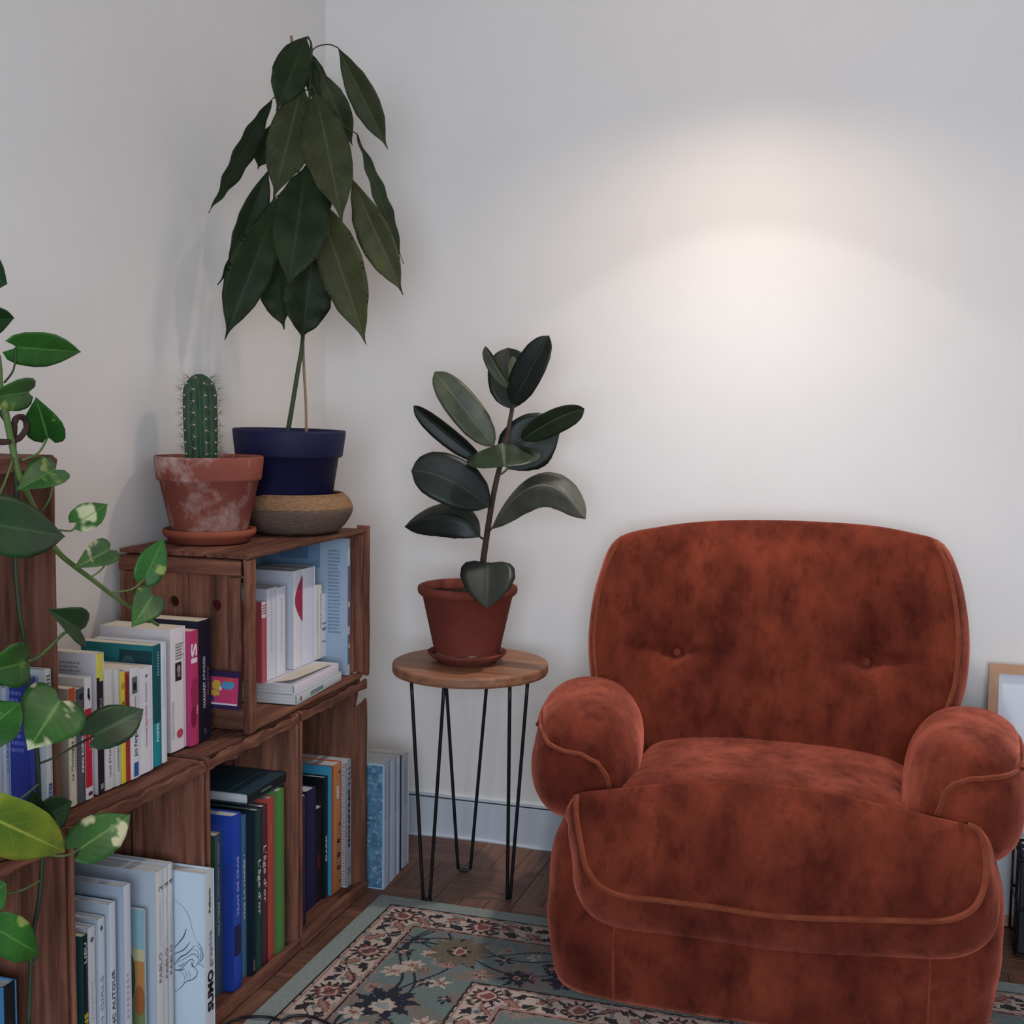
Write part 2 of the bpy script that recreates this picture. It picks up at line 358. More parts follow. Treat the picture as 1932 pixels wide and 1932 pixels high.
board('batten', UXB, .056, UY0-.006, UY0+.005, UZ0+.057, UZ1-.051, 'z', U, rough=.002)
board('corner_post', .3155, UXF+.002, UY0-.010, UY0+.024, UZ0+.002, UZ1-.015, 'z', U, rough=.004, n=16, label='worn front corner post with splintered grain')
for a, b in ((.03, .17), (.172, .330)): board('plank', a, b, UY1-.016, UY1-.006, UZ0+.013, UZ1-.015, 'z', U)
board('batten', .282, .3115, UY1-.032, UY1-.016, UZ0+.013, UZ1-.016, 'z', U, rough=.003)
board('corner_post', .304, UXF+.004, UY1-.0055, UY1+.015, UZ0+.004, UZ1+.005, 'z', U, rough=.003, n=14)

# ------------------------------------------------------------------ books
def txt(name, body, T, origin, xdir, ydir, size, color, width=None, bold=0):
    """flat lettering as real geometry: a font curve lying on a cover or spine, in the thing's own frame"""
    c = bpy.data.curves.new(name, 'FONT'); c.body = body; c.size = size; c.extrude = .0001; c.offset = bold; c.align_x = 'LEFT'; c.align_y = 'CENTER'; c.resolution_u = 2
    tmp = bpy.data.objects.new(name, c); me = bpy.data.meshes.new_from_object(tmp); bpy.data.objects.remove(tmp); bpy.data.curves.remove(c)
    me.name = name; me.materials.clear(); me.materials.append(flat(color, .6))
    o = bpy.data.objects.new(name, me); COL.objects.link(o); o.parent = T
    xs = [v.co.x for v in me.vertices] or [0, 1]
    k = width/max(max(xs), 1e-5) if width else 1
    xd, yd = Vector(xdir), Vector(ydir); n = xd.cross(yd)
    o.matrix_local = Matrix(((xd.x*k, yd.x, n.x, origin[0]), (xd.y*k, yd.y, n.y, origin[1]), (xd.z*k, yd.z, n.z, origin[2]), (0, 0, 0, 1)))
    return o
def book(label, x, y0, z0, t, h, d, cover, spine=None, pages='w', hard=False, deco=(), rot=(0, 0, 0), group=None, cat='book', name='book', rough=.5):
    """book-local frame: spine in the plane x=0 facing +x, thickness along +y, height along +z, covers reaching back to x=-d"""
    T = thing(name, label, cat, (x, y0, z0), group, rot)
    bt = .0024 if hard else .0007; ov = .003 if hard else .0004
    cm, sm = flat(cover, rough), flat(spine or cover, rough)
    # cover: near board, far board and a slightly rounded spine in one folded sheet
    V, F, fm = [], [], []
    def addb(b, mi):
        n = len(V); V.extend(b[0]); F.extend([tuple(i+n for i in q) for q in b[1]]); fm.extend([mi]*len(b[1]))
    addb(box(-d, -.0006, 0, bt, 0, h), 0); addb(box(-d, -.0006, t-bt, t, 0, h), 0)
    m = 6; r = min(.0025, t*.18); n0 = len(V); ring = []
    for k in range(m+1):
        s = k/m; ring.append((-r*(2*s-1)**4, t*s))
    prof = ring+[(a-bt-.0002, min(max(b, bt), t-bt)) for a, b in reversed(ring)]
    pv, pf = prism(prof, 0, h, lambda a, b, z: (a, b, z)); V.extend(pv); F.extend([tuple(i+n0 for i in q) for q in pf]); fm.extend([1]*len(pf))
    put('cover', V, F, cm, T, local=True, mats=[cm, sm], fm=fm)
    pb = box(-d+ov, -r-bt-.0008, bt+.0001, t-bt-.0001, ov, h-ov)
    put('pages', pb[0], pb[1], PAPER if pages == 'c' else PAPERW, T, local=True)
    bars = {}
    for di, dd in enumerate(deco):
        kind, face = dd[0], dd[1]
        if kind in ('r', 'e', 'bars'):
            e = .0004+.00014*di
            def pt(u, v):
                if face == 's': return (e+.0001-r*(2*u-1)**4, t*u, h*v)
                return (-d+d*u, -e, h*v)
            if kind == 'r':
                _, _, u0, u1, v0, v1, col = dd[:7]; q = [(pt(u0+(u1-u0)*i/4, v)) for v in (v0, v1) for i in range(5)]
                put(dd[7] if len(dd) > 7 else 'printed_panel', q, [(i, i+1, i+6, i+5) for i in range(4)], flat(col, rough), T, local=True)
            elif kind == 'e':
                _, _, uc, vc, ru, rv, col = dd; q = [pt(min(max(uc+ru*math.cos(a), 0), 1), vc+rv*math.sin(a)) for a in np.linspace(0, 2*PI, 20, endpoint=False)]
                put('printed_emblem', q, [tuple(range(20))], flat(col, rough), T, local=True)
            else:                                                  # small lettering too fine to read: rows of thin printed strokes
                _, _, u0, u1, v0, v1, rows, col = dd; rg = random.Random(label); V2, F2 = [], []
                for i in range(rows):
                    vv = v1-(v1-v0)*(i+.5)/rows; dv = abs(v1-v0)/rows*.26; ue = u0+(u1-u0)*rg.uniform(.72, 1) if rows > 1 else u1
                    u = u0
                    while u < ue:
                        w = (u1-u0)*rg.uniform(.06, .16); b = len(V2); V2 += [pt(u, vv-dv), pt(min(u+w, ue), vv-dv), pt(min(u+w, ue), vv+dv), pt(u, vv+dv)]; F2.append((b, b+1, b+2, b+3)); u += w+(u1-u0)*.035
                put('printed_lines', V2, F2, flat(col, rough), T, local=True)
        elif kind == 't':                                          # ('t', 'up'|'down', text, v0, v1, u, size, colour)
            _, face, body, v0, v1, u, size, col = dd[:8]; bold = dd[8] if len(dd) > 8 else 0
            if face == 'up': txt('title', body, T, (.0006-r*(2*u-1)**4, t*u, h*v0), (0, 0, 1), (0, -1, 0), size, col, h*(v1-v0), bold)
            elif face == 'down': txt('title', body, T, (.0006-r*(2*u-1)**4, t*u, h*v1), (0, 0, -1), (0, 1, 0), size, col, h*(v1-v0), bold)
    return T
LAST = {}
def place(label, pl, pr, yt, xs, zb, d, cover, spine=None, ym=None, **k):
    """a standing book whose spine, in the plane x=xs above the board at zb, runs between two picked points"""
    ym = ym or yt+60
    y0 = at(pl, ym, x=xs)[1]; y1 = at(pr, ym, x=xs)[1]; g = k.get('group'); ymax = k.pop('ymax', 9)
    if g in LAST and y0-LAST[g] < .004: y0 = LAST[g]          # shoulder to shoulder with its neighbour
    y1 = min(max(y1, y0+.0035), ymax); y0 = min(y0, y1-.0035); LAST[g] = y1; h = at((pl+pr)/2, yt, x=xs)[2]-zb
    return book(label, xs, y0+.0003, zb, max(y1-y0-.0006, .002), h, d, cover, spine, **k)

G1 = 'books standing on the crate tops'; X1 = .281; Z1 = ZS+.0005
place('cream paperback with an orange top, leftmost of the row on the crate tops', 131, 146.5, 1297, .280, Z1, .115, 'CFC6B4', 'DCD3C0', ym=1480, pages='c', group=G1,
      deco=[('r', 's', 0, 1, .80, 1.0, 'BE5A2C'), ('t', 'up', 'La Montagne sans', .22, .68, .42, .0085, '3A352F'), ('bars', 's', .70, .88, .30, .62, 14, '8A8278')])
place('dark grey paperback lettered in bold white, beside the cream one', 147, 162, 1298, X1, Z1, .110, '55565C', '56575D', ym=1480, pages='c', group=G1,
      deco=[('e', 's', .6, .93, .3, .03, '26262B'), ('t', 'up', 'KING KONG THÉORIE', .26, .82, .66, .0085, 'E9E7E6', .0002)])
place('white paperback with a red lower spine and a small black figure on top', 162, 177, 1277, X1, Z1, .112, 'D8D3D0', 'E2DFE0', ym=1480, group=G1,
      deco=[('r', 's', 0, 1, .10, .745, 'C3203A'), ('t', 'up', 'L’ A malencontreuse', .40, .66, .5, .006, 'E8B8BE'), ('e', 's', .5, .855, .13, .030, '17171A'), ('r', 's', .40, .60, .87, .912, '17171A'), ('r', 's', .55, .66, .81, .85, '17171A'), ('e', 's', .55, .045, .28, .017, '5E2A33')])
place('tall white paperback whose black spine has a yellow top', 185, 200, 1231, X1, Z1, .125, 'D6D3D8', '231B24', ym=1480, pages='c', group=G1,
      deco=[('r', 's', 0, 1, .83, 1.0, 'D8CE56'), ('r', 's', .35, .85, .80, .83, 'D8CE56'), ('t', 'up', 'DENTELLE', .52, .68, .5, .008, 'B9B2BC'), ('bars', 's', .3, .75, .03, .07, 4, 'DAD6DA'), ('bars', 'c', .40, .80, .80, .94, 5, '9B9794')])
place('thin grey white paperback left of the other thin one, behind the dark pothos leaf', 201, 217, 1262, X1, Z1, .110, 'CFCCC8', 'D6D3D0', ym=1470, pages='c', group=G1,
      deco=[('t', 'up', 'UNE ÉTRANGÈRE', .10, .50, .5, .007, '5A5654')])
place('thin grey white paperback touching the yellow book', 217.5, 229, 1262, .283, Z1, .110, 'CDCAC6', 'D3D0CC', ym=1470, pages='c', group=G1,
      deco=[('t', 'up', 'COMMENT TOUT', .12, .55, .5, .007, '5A5654')])
place('thin yellow paperback, the only yellow spine of the row', 229.5, 239, 1268, .284, Z1, .108, 'D9C84A', 'E0CB46', ym=1470, pages='c', group=G1,
      deco=[('t', 'up', 'GAËL FAYE', .44, .74, .5, .0085, '4A3A1A', .0001), ('e', 's', .5, .88, .32, .03, 'C98B3A')])
place('thin dark red paperback between yellow and white', 239.5, 247, 1267, .285, Z1, .108, 'A82A2C', 'B02C2E', ym=1470, pages='c', group=G1,
      deco=[('r', 's', .1, .9, .70, .97, '7A2C28'), ('t', 'up', 'MARAI', .50, .64, .5, .006, 'E4C9B4')])
place('white pocket paperback with a portrait and a blue tab, author name in bold', 247.5, 266, 1259, .286, Z1, .110, 'D9D7DA', 'DFDDE0', ym=1460, pages='c', group=G1,
      deco=[('r', 's', .2, .72, .77, .92, '5C6870'), ('r', 's', .3, .6, .80, .87, '1E2226'), ('t', 'up', 'Jim Fergus', .20, .44, .5, .0125, '26262A', .0001), ('t', 'up', 'Mille Chantal', .52, .74, .5, .007, '8A8A90'), ('r', 's', .28, .72, .02, .145, '2C5C96'), ('t', 'up', 'POCKET', .03, .135, .5, .006, 'D0DCE8')])
place('thick white paperback with a fine red author line on its spine', 266.5, 290, 1258, .284, Z1, .110, 'DBD8DD', 'E2DFE4', ym=1450, pages='c', group=G1,
      deco=[('t', 'up', 'Chimamanda Ngozi Adichie', .24, .64, .5, .0075, 'B5607A'), ('t', 'up', 'Americanah', .67, .86, .5, .0075, '8A7C88'), ('r', 's', .46, .60, .905, .935, '6E6E76')])
place('teal paperback with a dark photograph across its cover', 290.5, 306, 1216, .280, Z1, .158, '1F7277', '17555C', ym=1440, pages='c', group=G1,
      deco=[('r', 's', 0, 1, 0, .36, '208C94'), ('t', 'up', 'POING', .20, .35, .5, .010, 'D8F0F0', .0002), ('bars', 's', .5, .72, .74, .95, 9, 'A8C8CC'), ('r', 'c', .54, .99, .36, .955, '123C42', 'cover_photograph'), ('e', 'c', .66, .84, .10, .07, '2E5A58'), ('bars', 'c', .08, .45, .84, .95, 3, '2B8488')])
place('thin white paperback pressed against the teal one', 306.5, 316, 1211, .279, Z1, .150, 'D6DAE0', 'DCE0E6', ym=1430, group=G1,
      deco=[('bars', 's', .45, .62, .45, .88, 22, 'A9AFB8')])
place('big white novel with a tiny black portrait and a red oval on the spine', 323, 352, 1184, .257, Z1, .160, 'D5CECE', 'E6DFE0', ym=1400, pages='c', group=G1,
      deco=[('r', 's', .30, .70, .57, .72, '231C1C'), ('e', 's', .52, .665, .12, .035, '9C8C84'), ('r', 's', .42, .62, .60, .63, '8C7A70'), ('bars', 's', .32, .82, .74, .88, 6, '7C7674'), ('e', 's', .56, .135, .20, .037, 'C44A58'), ('bars', 's', .1, .2, .10, .42, 22, 'A39C9C')])
place('hot pink paperback with big white letters on the spine', 353, 376, 1190, .268, Z1, .130, 'B8386A', 'BF3A66', ym=1395, pages='c', group=G1,
      deco=[('t', 'down', 'SI', .72, .89, .36, .030, 'F0DCE4', .0010), ('t', 'up', 'Livre', .27, .34, .78, .008, 'F0DCE4'), ('bars', 's', .78, .86, .88, .97, 6, 'E8B8C8'), ('e', 's', .5, .45, .42, .14, 'A02C52'), ('e', 's', .3, .25, .28, .09, '7C2040')])
place('thick midnight blue novel lettered in silver, standing beside the upper crate', 376.5, 399, 1169, .266, Z1, .155, '1D1B33', '141225', ym=1395, pages='c', group=G1,
      deco=[('t', 'up', 'MARGARET ATWOOD', .27, .70, .42, .0125, 'C4C0CC', .0001), ('t', 'up', 'Captive', .36, .60, .72, .008, '6E6A80'), ('bars', 's', .35, .6, .05, .10, 4, '5E5A70')])
# the small framed card propped against the end of the upper crate
p0, p1 = at(388, 1334, y=-1.062), at(449, 1268, y=-1.062)
K = thing('picture_card', 'small colourful picture in a purple frame, propped against the near end of the upper crate', 'card', (p0[0], -1.062, p0[2]), rot=(math.radians(-6), 0, 0))
cw, ch = p1[0]-p0[0], .078
put('frame', *box(0, cw, -.004, .004, 0, ch), flat('2E1E44'), K, local=True)
put('picture', *box(.008, cw, -.005, -.0041, .011, ch-.012), flat('C03A62'), K, local=True)
def blob(c, r, col, y, nm='painted_shape', sx=1.0, seed=1):
    rg = random.Random(seed); q = [(c[0]+sx*r*rg.uniform(.7, 1.1)*math.cos(a), y, c[1]+r*rg.uniform(.7, 1.1)*math.sin(a)) for a in np.linspace(0, 2*PI, 18, endpoint=False)]
    put(nm, q, [tuple(range(18))], flat(col), K, local=True)
blob((.026, .049), .012, 'C8A23C', -.0053, seed=3); blob((.024, .033), .008, 'C8A23C', -.0053, seed=4, sx=1.5); blob((.052, .050), .010, '4A90B8', -.0054, sx=1.7, seed=5)
blob((.016, .020), .007, '3A3A7C', -.0055, sx=1.1, seed=6); blob((.055, .061), .004, 'C85038', -.0056, sx=3.5, seed=8); blob((.036, .042), .005, 'D8C8D8', -.0057, sx=.7, seed=9)
put('white_strip', *box(.008, cw, -.0062, -.0058, .009, .0125), flat('D8CCD8'), K, local=True)

# books in the upper crate: a row standing on two that lie flat, one big album at the far end
G2 = 'books inside the upper crate'; XU = .25; ZU = UZ0+.0125
ZF = ZU+.046
place('red and white paperback, first in the upper crate behind the corner post', 494, 503.5, 1135, XU, ZF, .12, 'B8525A', 'BF5A62', ym=1200, group=G2, deco=[('r', 's', 0, 1, .80, 1, 'E2DCE0'), ('bars', 's', .15, .9, .84, .97, 4, 'B04450')])
place('white paperback next to the red one in the upper crate', 504.5, 523, 1109, XU, ZF, .12, 'D0D2DC', 'DDDDE6', ym=1200, group=G2, deco=[('bars', 's', .42, .50, .30, .90, 20, 'A8A8B4')])
place('white paperback left of the one with the red half moon', 523.5, 539, 1107, XU, ZF, .12, 'D2D4DE', 'E0E0E8', ym=1200, group=G2, deco=[('bars', 's', .45, .56, .25, .88, 20, 'A0A0AC')])
half = [(math.sin(a), 1-a/PI) for a in np.linspace(0, PI, 13)]
bk = place('white paperback with a dark red half moon on its spine', 554, 571, 1076, XU, ZF, .12, 'CDD0DA', 'E4E2E6', ym=1180, group=G2)
tk, hk = at(571, 1136, x=XU)[1]-at(554, 1136, x=XU)[1], at(562, 1076, x=XU)[2]-ZF
q = [(.0007, tk*(.96-.82*s), hk*(.46+.48*a)) for s, a in half]; put('printed_half_moon', q, [tuple(range(len(q)))], flat('A52C48'), bk, local=True)
place('tall plain white paperback in the middle of the upper crate', 571.5, 595, 1071, XU, ZF, .12, 'D2D5E0', 'DCDDE8', ym=1180, group=G2)
place('thin cream booklet beside the tall plain white paperback', 595.5, 602, 1103, XU, ZF, .11, 'DCD6CC', 'E0DACE', ym=1180, group=G2, deco=[('bars', 's', .35, .6, .35, .8, 22, '9A948C')])
place('thin cream booklet with dark spine lettering in the upper crate', 602.5, 608, 1103, XU, ZF, .11, 'D8D2C8', 'DED8CC', ym=1180, group=G2, deco=[('t', 'up', 'TERRE ET CLIMATS', .40, .88, .5, .005, '46423E')])
place('grey striped thin paperback beside the big blue grey album', 608.5, 616, 1120, XU, ZF, .11, 'C8CCD4', 'CCD0D8', ym=1180, group=G2, deco=[('r', 's', 0, 1, .42, .47, '6C7684'), ('r', 's', 0, 1, .52, .545, '6C7684'), ('r', 's', 0, 1, .24, .26, '6C7684')])
place('big pale blue album at the far end of the upper crate', 652, 664, 1016, .308, ZU, .27, '9FB2C6', 'B4B8C2', ym=1150, ymax=-.4935, group=G2, hard=True,
      deco=[('bars', 'c', .80, .93, .30, .92, 24, '7088A0'), ('r', 's', .05, .95, .36, .80, '5A5864'), ('r', 's', .05, .95, .08, .30, '5C5E6C'), ('r', 's', .15, .8, .50, .54, 'B8B8C0'), ('r', 's', .2, .9, .20, .23, 'B8B8C0'), ('r', 'c', .10, .72, .78, .97, '6E8CA8', 'cover_photograph'), ('r', 'c', .30, .60, .84, .95, '54708C')])
book('thin red folder edge showing behind the big blue album',   .300, -.4925, ZU, .006, .262, .2, 'B85468', group=G2)
lx = .317
l1 = book('thin grey green booklet lying flat in the upper crate, lettered in white', lx-.002, -.560, ZU+.0003, .021, .268, .15, 'B9C0BE', 'CDD2D2', rot=(PI/2, 0, math.radians(3.5)), group=G2, deco=[('bars', 's', .25, .7, .30, .85, 1, '7E8C92'), ('e', 's', .5, .92, .3, .018, '9A5A5A')])
l2 = book('thick white paperback with a curled cover lying flat on the grey green booklet', lx-.004, -.572, ZU+.0218, .023, .250, .14, 'DAD6DE', 'E6DDE4', rot=(PI/2, 0, math.radians(2.0)), group=G2)
V, F = [], []
for i in range(9):
    for j in range(9):
        s, w = i/8, j/8; V.append((-.052*(1-s)-.004, .0246+.016*(s**2)*(1-w*.9)*(1-s*.45)+.0006*w, .245-.002-.215*w))
for i in range(8):
    for j in range(8): F.append((i*9+j, i*9+j+1, (i+1)*9+j+1, (i+1)*9+j))
put('curled_cover', [(a, b, c) for a, b, c in V], F, flat('DCCFBC'), l2, local=True, smooth=True, label='curled cream cover lifting off the book')

# crate nearest the corner
G3 = 'books in the crate nearest the corner'; ZB = .0195
place('thin dark book at the left end of the crate nearest the corner', 569, 578, 1502, .300, ZB, .2, '33283A', '3A2E40', ym=1600, group=G3)
place('indigo hardback in the crate nearest the corner', 579, 597, 1489, .272, ZB, .2, '2C2A50', '2A2850', ym=1600, group=G3, hard=True)
place('short black paperback with a dark red mark in the crate nearest the corner', 597.5, 608, 1524, .270, ZB, .18, '1E1A20', '221C24', ym=1600, group=G3, deco=[('r', 's', .1, .6, .35, .5, '5C1E28')])
place('black hardback with white capitals in the crate nearest the corner', 608.5, 619, 1467, .276, ZB, .2, '15181A', '1C2422', ym=1600, group=G3, hard=True, deco=[('t', 'up', 'DARK', .30, .52, .5, .012, 'C8CCCC', .0003)])
place('teal blue hardback hidden behind the black one, only its top and a grey edge showing', 619.3, 622, 1450, .285, ZB, .22, '3C93B4', '6E7E88', ym=1600, group=G3)
bee = place('orange hardback with bees drawn along its spine', 629, 645, 1441, .286, ZB, .23, 'C0562A', 'C58554', ym=1600, group=G3, hard=True,
      deco=[('e', 's', .62, .39, .22, .017, '43201A'), ('e', 's', .62, .28, .22, .019, '43201A'), ('e', 's', .62, .18, .22, .016, '43201A'), ('e', 's', .70, .93, .10, .012, '43201A'), ('e', 's', .70, .52, .10, .012, '43201A'), ('e', 's', .70, .07, .10, .012, '43201A'), ('r', 's', .30, .58, .73, .83, 'D8CCC4')])
sp = place('spiral bound grey book lettered MONSTRES, beside the bee book', 653, 664, 1434, .300, ZB, .22, 'B9BAC0', 'A6A8B2', ym=1600, ymax=-.4695, group=G3,
      deco=[('t', 'up', 'MONSTRES', .31, .77, .5, .015, '16161E', .0005)]+[('bars', 's', .15, .9, .80+.04*i, .83+.04*i, 1, '6C6E78') for i in range(4)]+[('bars', 's', .15, .9, .10, .16, 3, '6C6E78')])
y0s, hs = 0.0, at(657, 1434, x=.300)[2]-ZB
coil = []
for i in range(46*8+1):
    a = 2*PI*i/8; coil.append((-.004+.0050*math.cos(a), -.006+.0052*math.sin(a), .006+(hs-.012)*i/(46*8)))
put('wire_coil', *tube(coil, .0008, 4), M('coil_metal', 'A8A29C', .35, metal=.8), sp, local=True, smooth=True)

# crate with the blue, red and green albums
G4 = 'albums in the crate under the flat black book'
place('slate paperback with a leafy green cover, leftmost in the crate of blue albums', 407, 419.5, 1573, .290, ZB, .19, '3E6E48', '4E566C', ym=1700, pages='c', group=G4,
      deco=[('t', 'up', 'MALATERRE', .37, .58, .45, .012, 'BFC6D0', .0001), ('t', 'up', 'PIERRE HENRY GOMONT', .60, .95, .45, .008, 'A8B0BC'), ('r', 'c', .80, .96, .62, .96, '2F6A3C', 'cover_picture'), ('e', 'c', .88, .86, .05, .06, '8CB48C'), ('e', 'c', .86, .72, .04, .04, '78A878')])
place('large bright blue album lettered in pale blue, with a dark patch low on its spine', 440.5, 456, 1536, .316, ZB, .235, '2A48A8', '2C4CB0', ym=1700, group=G4, hard=True, rough=.3,
      deco=[('t', 'up', 'TRAIT DE CRAIE', .42, .76, .55, .012, 'A8B4DC', .0001), ('r', 's', .1, .9, .20, .37, '1A2450')])
place('steel blue album with white capitals, right of the bright blue one', 456.5, 465.5, 1538, .302, ZB, .23, '4A7690', '4C7894', ym=1700, group=G4, hard=True,
      deco=[('t', 'up', 'VIVE LA MARÉE !', .36, .76, .5, .0085, 'C8D6DC', .0002)])
place('near black blue album between steel blue and dark green', 466, 482, 1534, .318, ZB, .23, '12202C', '14222E', ym=1700, group=G4, hard=True, deco=[('r', 's', .05, .5, .03, .10, '7A5A60')])
place('dark green album with cream lettering running down the spine', 482.5, 494, 1528, .322, ZB, .23, '23403C', '26463E', ym=1700, group=G4, hard=True, deco=[('t', 'down', 'L’âge d’or', .36, .70, .5, .017, 'D6D6C4', .0001)])
place('maroon album with cream lettering running down the spine', 494.5, 505, 1520, .316, ZB, .23, '4E2E38', '56323C', ym=1700, group=G4, hard=True, deco=[('t', 'down', 'L’âge d’or', .40, .76, .5, .017, 'D6CCC4', .0001)])
place('brick red album in the crate of blue albums', 505.5, 518, 1504, .314, ZB, .23, 'B04A40', 'B84C44', ym=1700, group=G4, hard=True, deco=[('bars', 's', .4, .6, .72, .84, 8, 'D88A80')])
place('leaf green album at the right end of the crate of blue albums', 522, 537, 1490, .322, ZB, .23, '4E7E42', '588A48', ym=1700, group=G4, hard=True)
ya, yb = at(469, 1522, x=.31)[1], at(551, 1464, x=.31)[1]; za = at(469, 1531, x=.31)[2]
FLATZ = max(za, at(448, 1536, x=.316)[2]+.001); yb = min(yb, -.8385)
book('flat black hardback lying across the tops of the blue and green albums', .31, yb, FLATZ, .024, yb-ya, .26, '2A4450', '1C1F24', hard=True, rot=(PI/2, 0, 0), deco=[('bars', 's', .45, .60, .30, .80, 1, '8A8C90')])

# crate with the tall white albums
G5 = 'albums in the crate of tall white comics'
place('slim album with a teal cover and yellow capitals on a black spine', 156.5, 167, 1764, .296, ZB, .21, '2F6266', '14161C', ym=1850, pages='c', group=G5,
      deco=[('t', 'up', 'MILLE ANS', .20, .56, .5, .013, 'D8C23C', .0004), ('t', 'up', 'LIEU', .84, .96, .5, .010, 'D0CEC8', .0001), ('r', 'c', .0, 1, 0, .28, '8CA8A4')])
place('slim white album with a grey disc near the top of its spine', 167.5, 181, 1748, .296, ZB, .22, 'C6CBD4', 'CFD0D6', ym=1850, group=G5, hard=True, deco=[('e', 's', .55, .93, .25, .014, '6A6670'), ('t', 'up', 'L’OISEAU DE', .15, .44, .5, .009, '6A6670'), ('bars', 's', .4, .55, .48, .70, 10, 'A4A4AC')])
place('slim grey white album with a pale capital title and a dark badge', 186, 199.5, 1731, .297, ZB, .22, 'B9C3CE', 'C9D0D8', ym=1850, group=G5, hard=True, deco=[('e', 's', .5, .945, .18, .014, '4A5058'), ('t', 'up', 'RADIUM GIRLS', .16, .68, .5, .013, '8C95A2')])
place('white album lettered in dark blue capitals, second tallest left of the snowy one', 207, 220, 1702, .298, ZB, .225, 'BCC8D4', 'CAD4DE', ym=1850, group=G5, hard=True, deco=[('t', 'up', 'BLANC AUTOUR', .24, .64, .55, .0125, '2A3040', .0001)])
place('album with a navy snowy night cover and a white spine', 234.5, 249, 1668, .299, ZB, .235, 'AEBBCB', 'CDCFDA', ym=1850, group=G5, hard=True,
      deco=[('r', 'c', 0, .90, .10, .93, '22304E', 'cover_picture'), ('e', 'c', .80, .50, .07, .12, '6A7894'), ('e', 'c', .84, .34, .05, .10, '93A0B8'), ('e', 'c', .80, .20, .09, .09, 'B8C8DC'), ('bars', 's', .3, .6, .30, .55, 8, 'C09AA8')])
place('thin album with a sunny landscape cover below a pale sky', 273, 277, 1715, .299, ZB, .22, '92B8C0', 'A0B4B8', ym=1850, group=G5,
      deco=[('r', 'c', .3, 1, .0, .52, '7E8C5C', 'cover_picture'), ('r', 'c', .3, 1, .46, .66, 'C08A50'), ('r', 'c', .3, 1, .66, .74, 'C8C29A'), ('e', 'c', .86, .55, .05, .16, '4E5A44'), ('e', 'c', .95, .40, .05, .10, 'A8643C')])
for a, b, yt, num, nm in ((296, 311, 1641, '2', 'leftmost'), (311.3, 319, 1634, '3', 'middle'), (319.3, 328, 1627, '4', 'rightmost')):
    place('tall white album numbered %s, %s of three alike beside the thick white drawing book' % (num, nm), a, b, yt, .306, ZB, .255, 'BCC6D0', 'D6D0CA', ym=1850, group='three matching white albums',
          deco=[('t', 'up', 'PABLO', .38, .55, .5, .012, '8E6E72', .0001), ('bars', 's', .45, .58, .58, .84, 12, 'B8B0AC'), ('t', 'up', num, .885, .915, .6, .016, '5A5456')])
su = place('thick white art book with a blue line drawing of a hatted face on its cover', 387, 406, 1643, .364, ZB, .285, 'D0E0EC', 'D2D2D8', ym=1850, ymax=-1.234, group=G5, hard=True,
      deco=[('t', 'up', 'SUMO', .155, .405, .55, .026, '15151A', .0012), ('t', 'up', 'graphie', .42, .64, .55, .017, '7A7A84', .0001), ('t', 'up', 'Pellerin', .75, .90, .5, .007, '2A2A30', .0003)])
def stroke(T, pts, w, sc):
    P = smooth_pts([(a, 0, b) for a, b in pts], 5); V, F = [], []
    for i, p in enumerate(P):
        a = P[max(i-1, 0)]; b = P[min(i+1, len(P)-1)]; t = (b-a)/(np.linalg.norm(b-a)+1e-9); n = np.array([-t[2], 0, t[0]]); ww = w*(.35+.65*math.sin(PI*min(max(i/(len(P)-1), .06), .94)))
        V += [p+n*ww+np.array([0, -.0006, 0]), p-n*ww+np.array([0, -.0006, 0])]
    for i in range(len(P)-1): F.append((2*i, 2*i+1, 2*i+3, 2*i+2))
    return V, F
def cv(px, py):                                                       # crop of the cover -> cover millimetres behind the spine and up from the base
    X = 310+px/6.19; Y = 1620+py/6.19; p = at(X, Y, y=su.location.y); return (p[0]-su.location.x, p[2]-su.location.z)
allp = []
for w, pts in ((.0004, [(120, 480), (220, 560), (290, 680), (330, 830), (375, 960)]), (.0012, [(260, 815), (220, 920), (120, 1040)]), (.0010, [(305, 968), (230, 1060), (120, 1112)]), (.0011, [(120, 1235), (190, 1150), (270, 1105), (360, 1010)]), (.0009, [(390, 970), (440, 1060), (450, 1160), (360, 1265)]),
               (.0007, [(330, 1060), (390, 1080), (400, 1160), (345, 1110), (250, 1160), (150, 1215)]), (.0008, [(320, 1260), (345, 1190), (300, 1180), (250, 1230), (190, 1290), (120, 1300)]), (.0010, [(120, 1295), (180, 1305), (240, 1285)]), (.0009, [(340, 1265), (385, 1310), (375, 1370), (330, 1410), (250, 1440), (200, 1500), (120, 1560)]),
               (.0005, [(240, 1300), (262, 1350), (265, 1410)]), (.0005, [(280, 1300), (300, 1350), (298, 1400)]), (.0005, [(195, 1310), (235, 1370), (235, 1430)]), (.0006, [(400, 1230), (440, 1240), (462, 1275)]), (.0007, [(160, 1255), (205, 1245), (240, 1205)]), (.0012, [(360, 1265), (330, 1250), (320, 1210)]), (.0007, [(380, 1010), (425, 1080), (425, 1160), (370, 1230)])):
    allp.append(stroke(su, [cv(*p) for p in pts], w, 1))
V, F = join(*allp); put('line_drawing', V, F, flat('3E5674'), su, local=True)

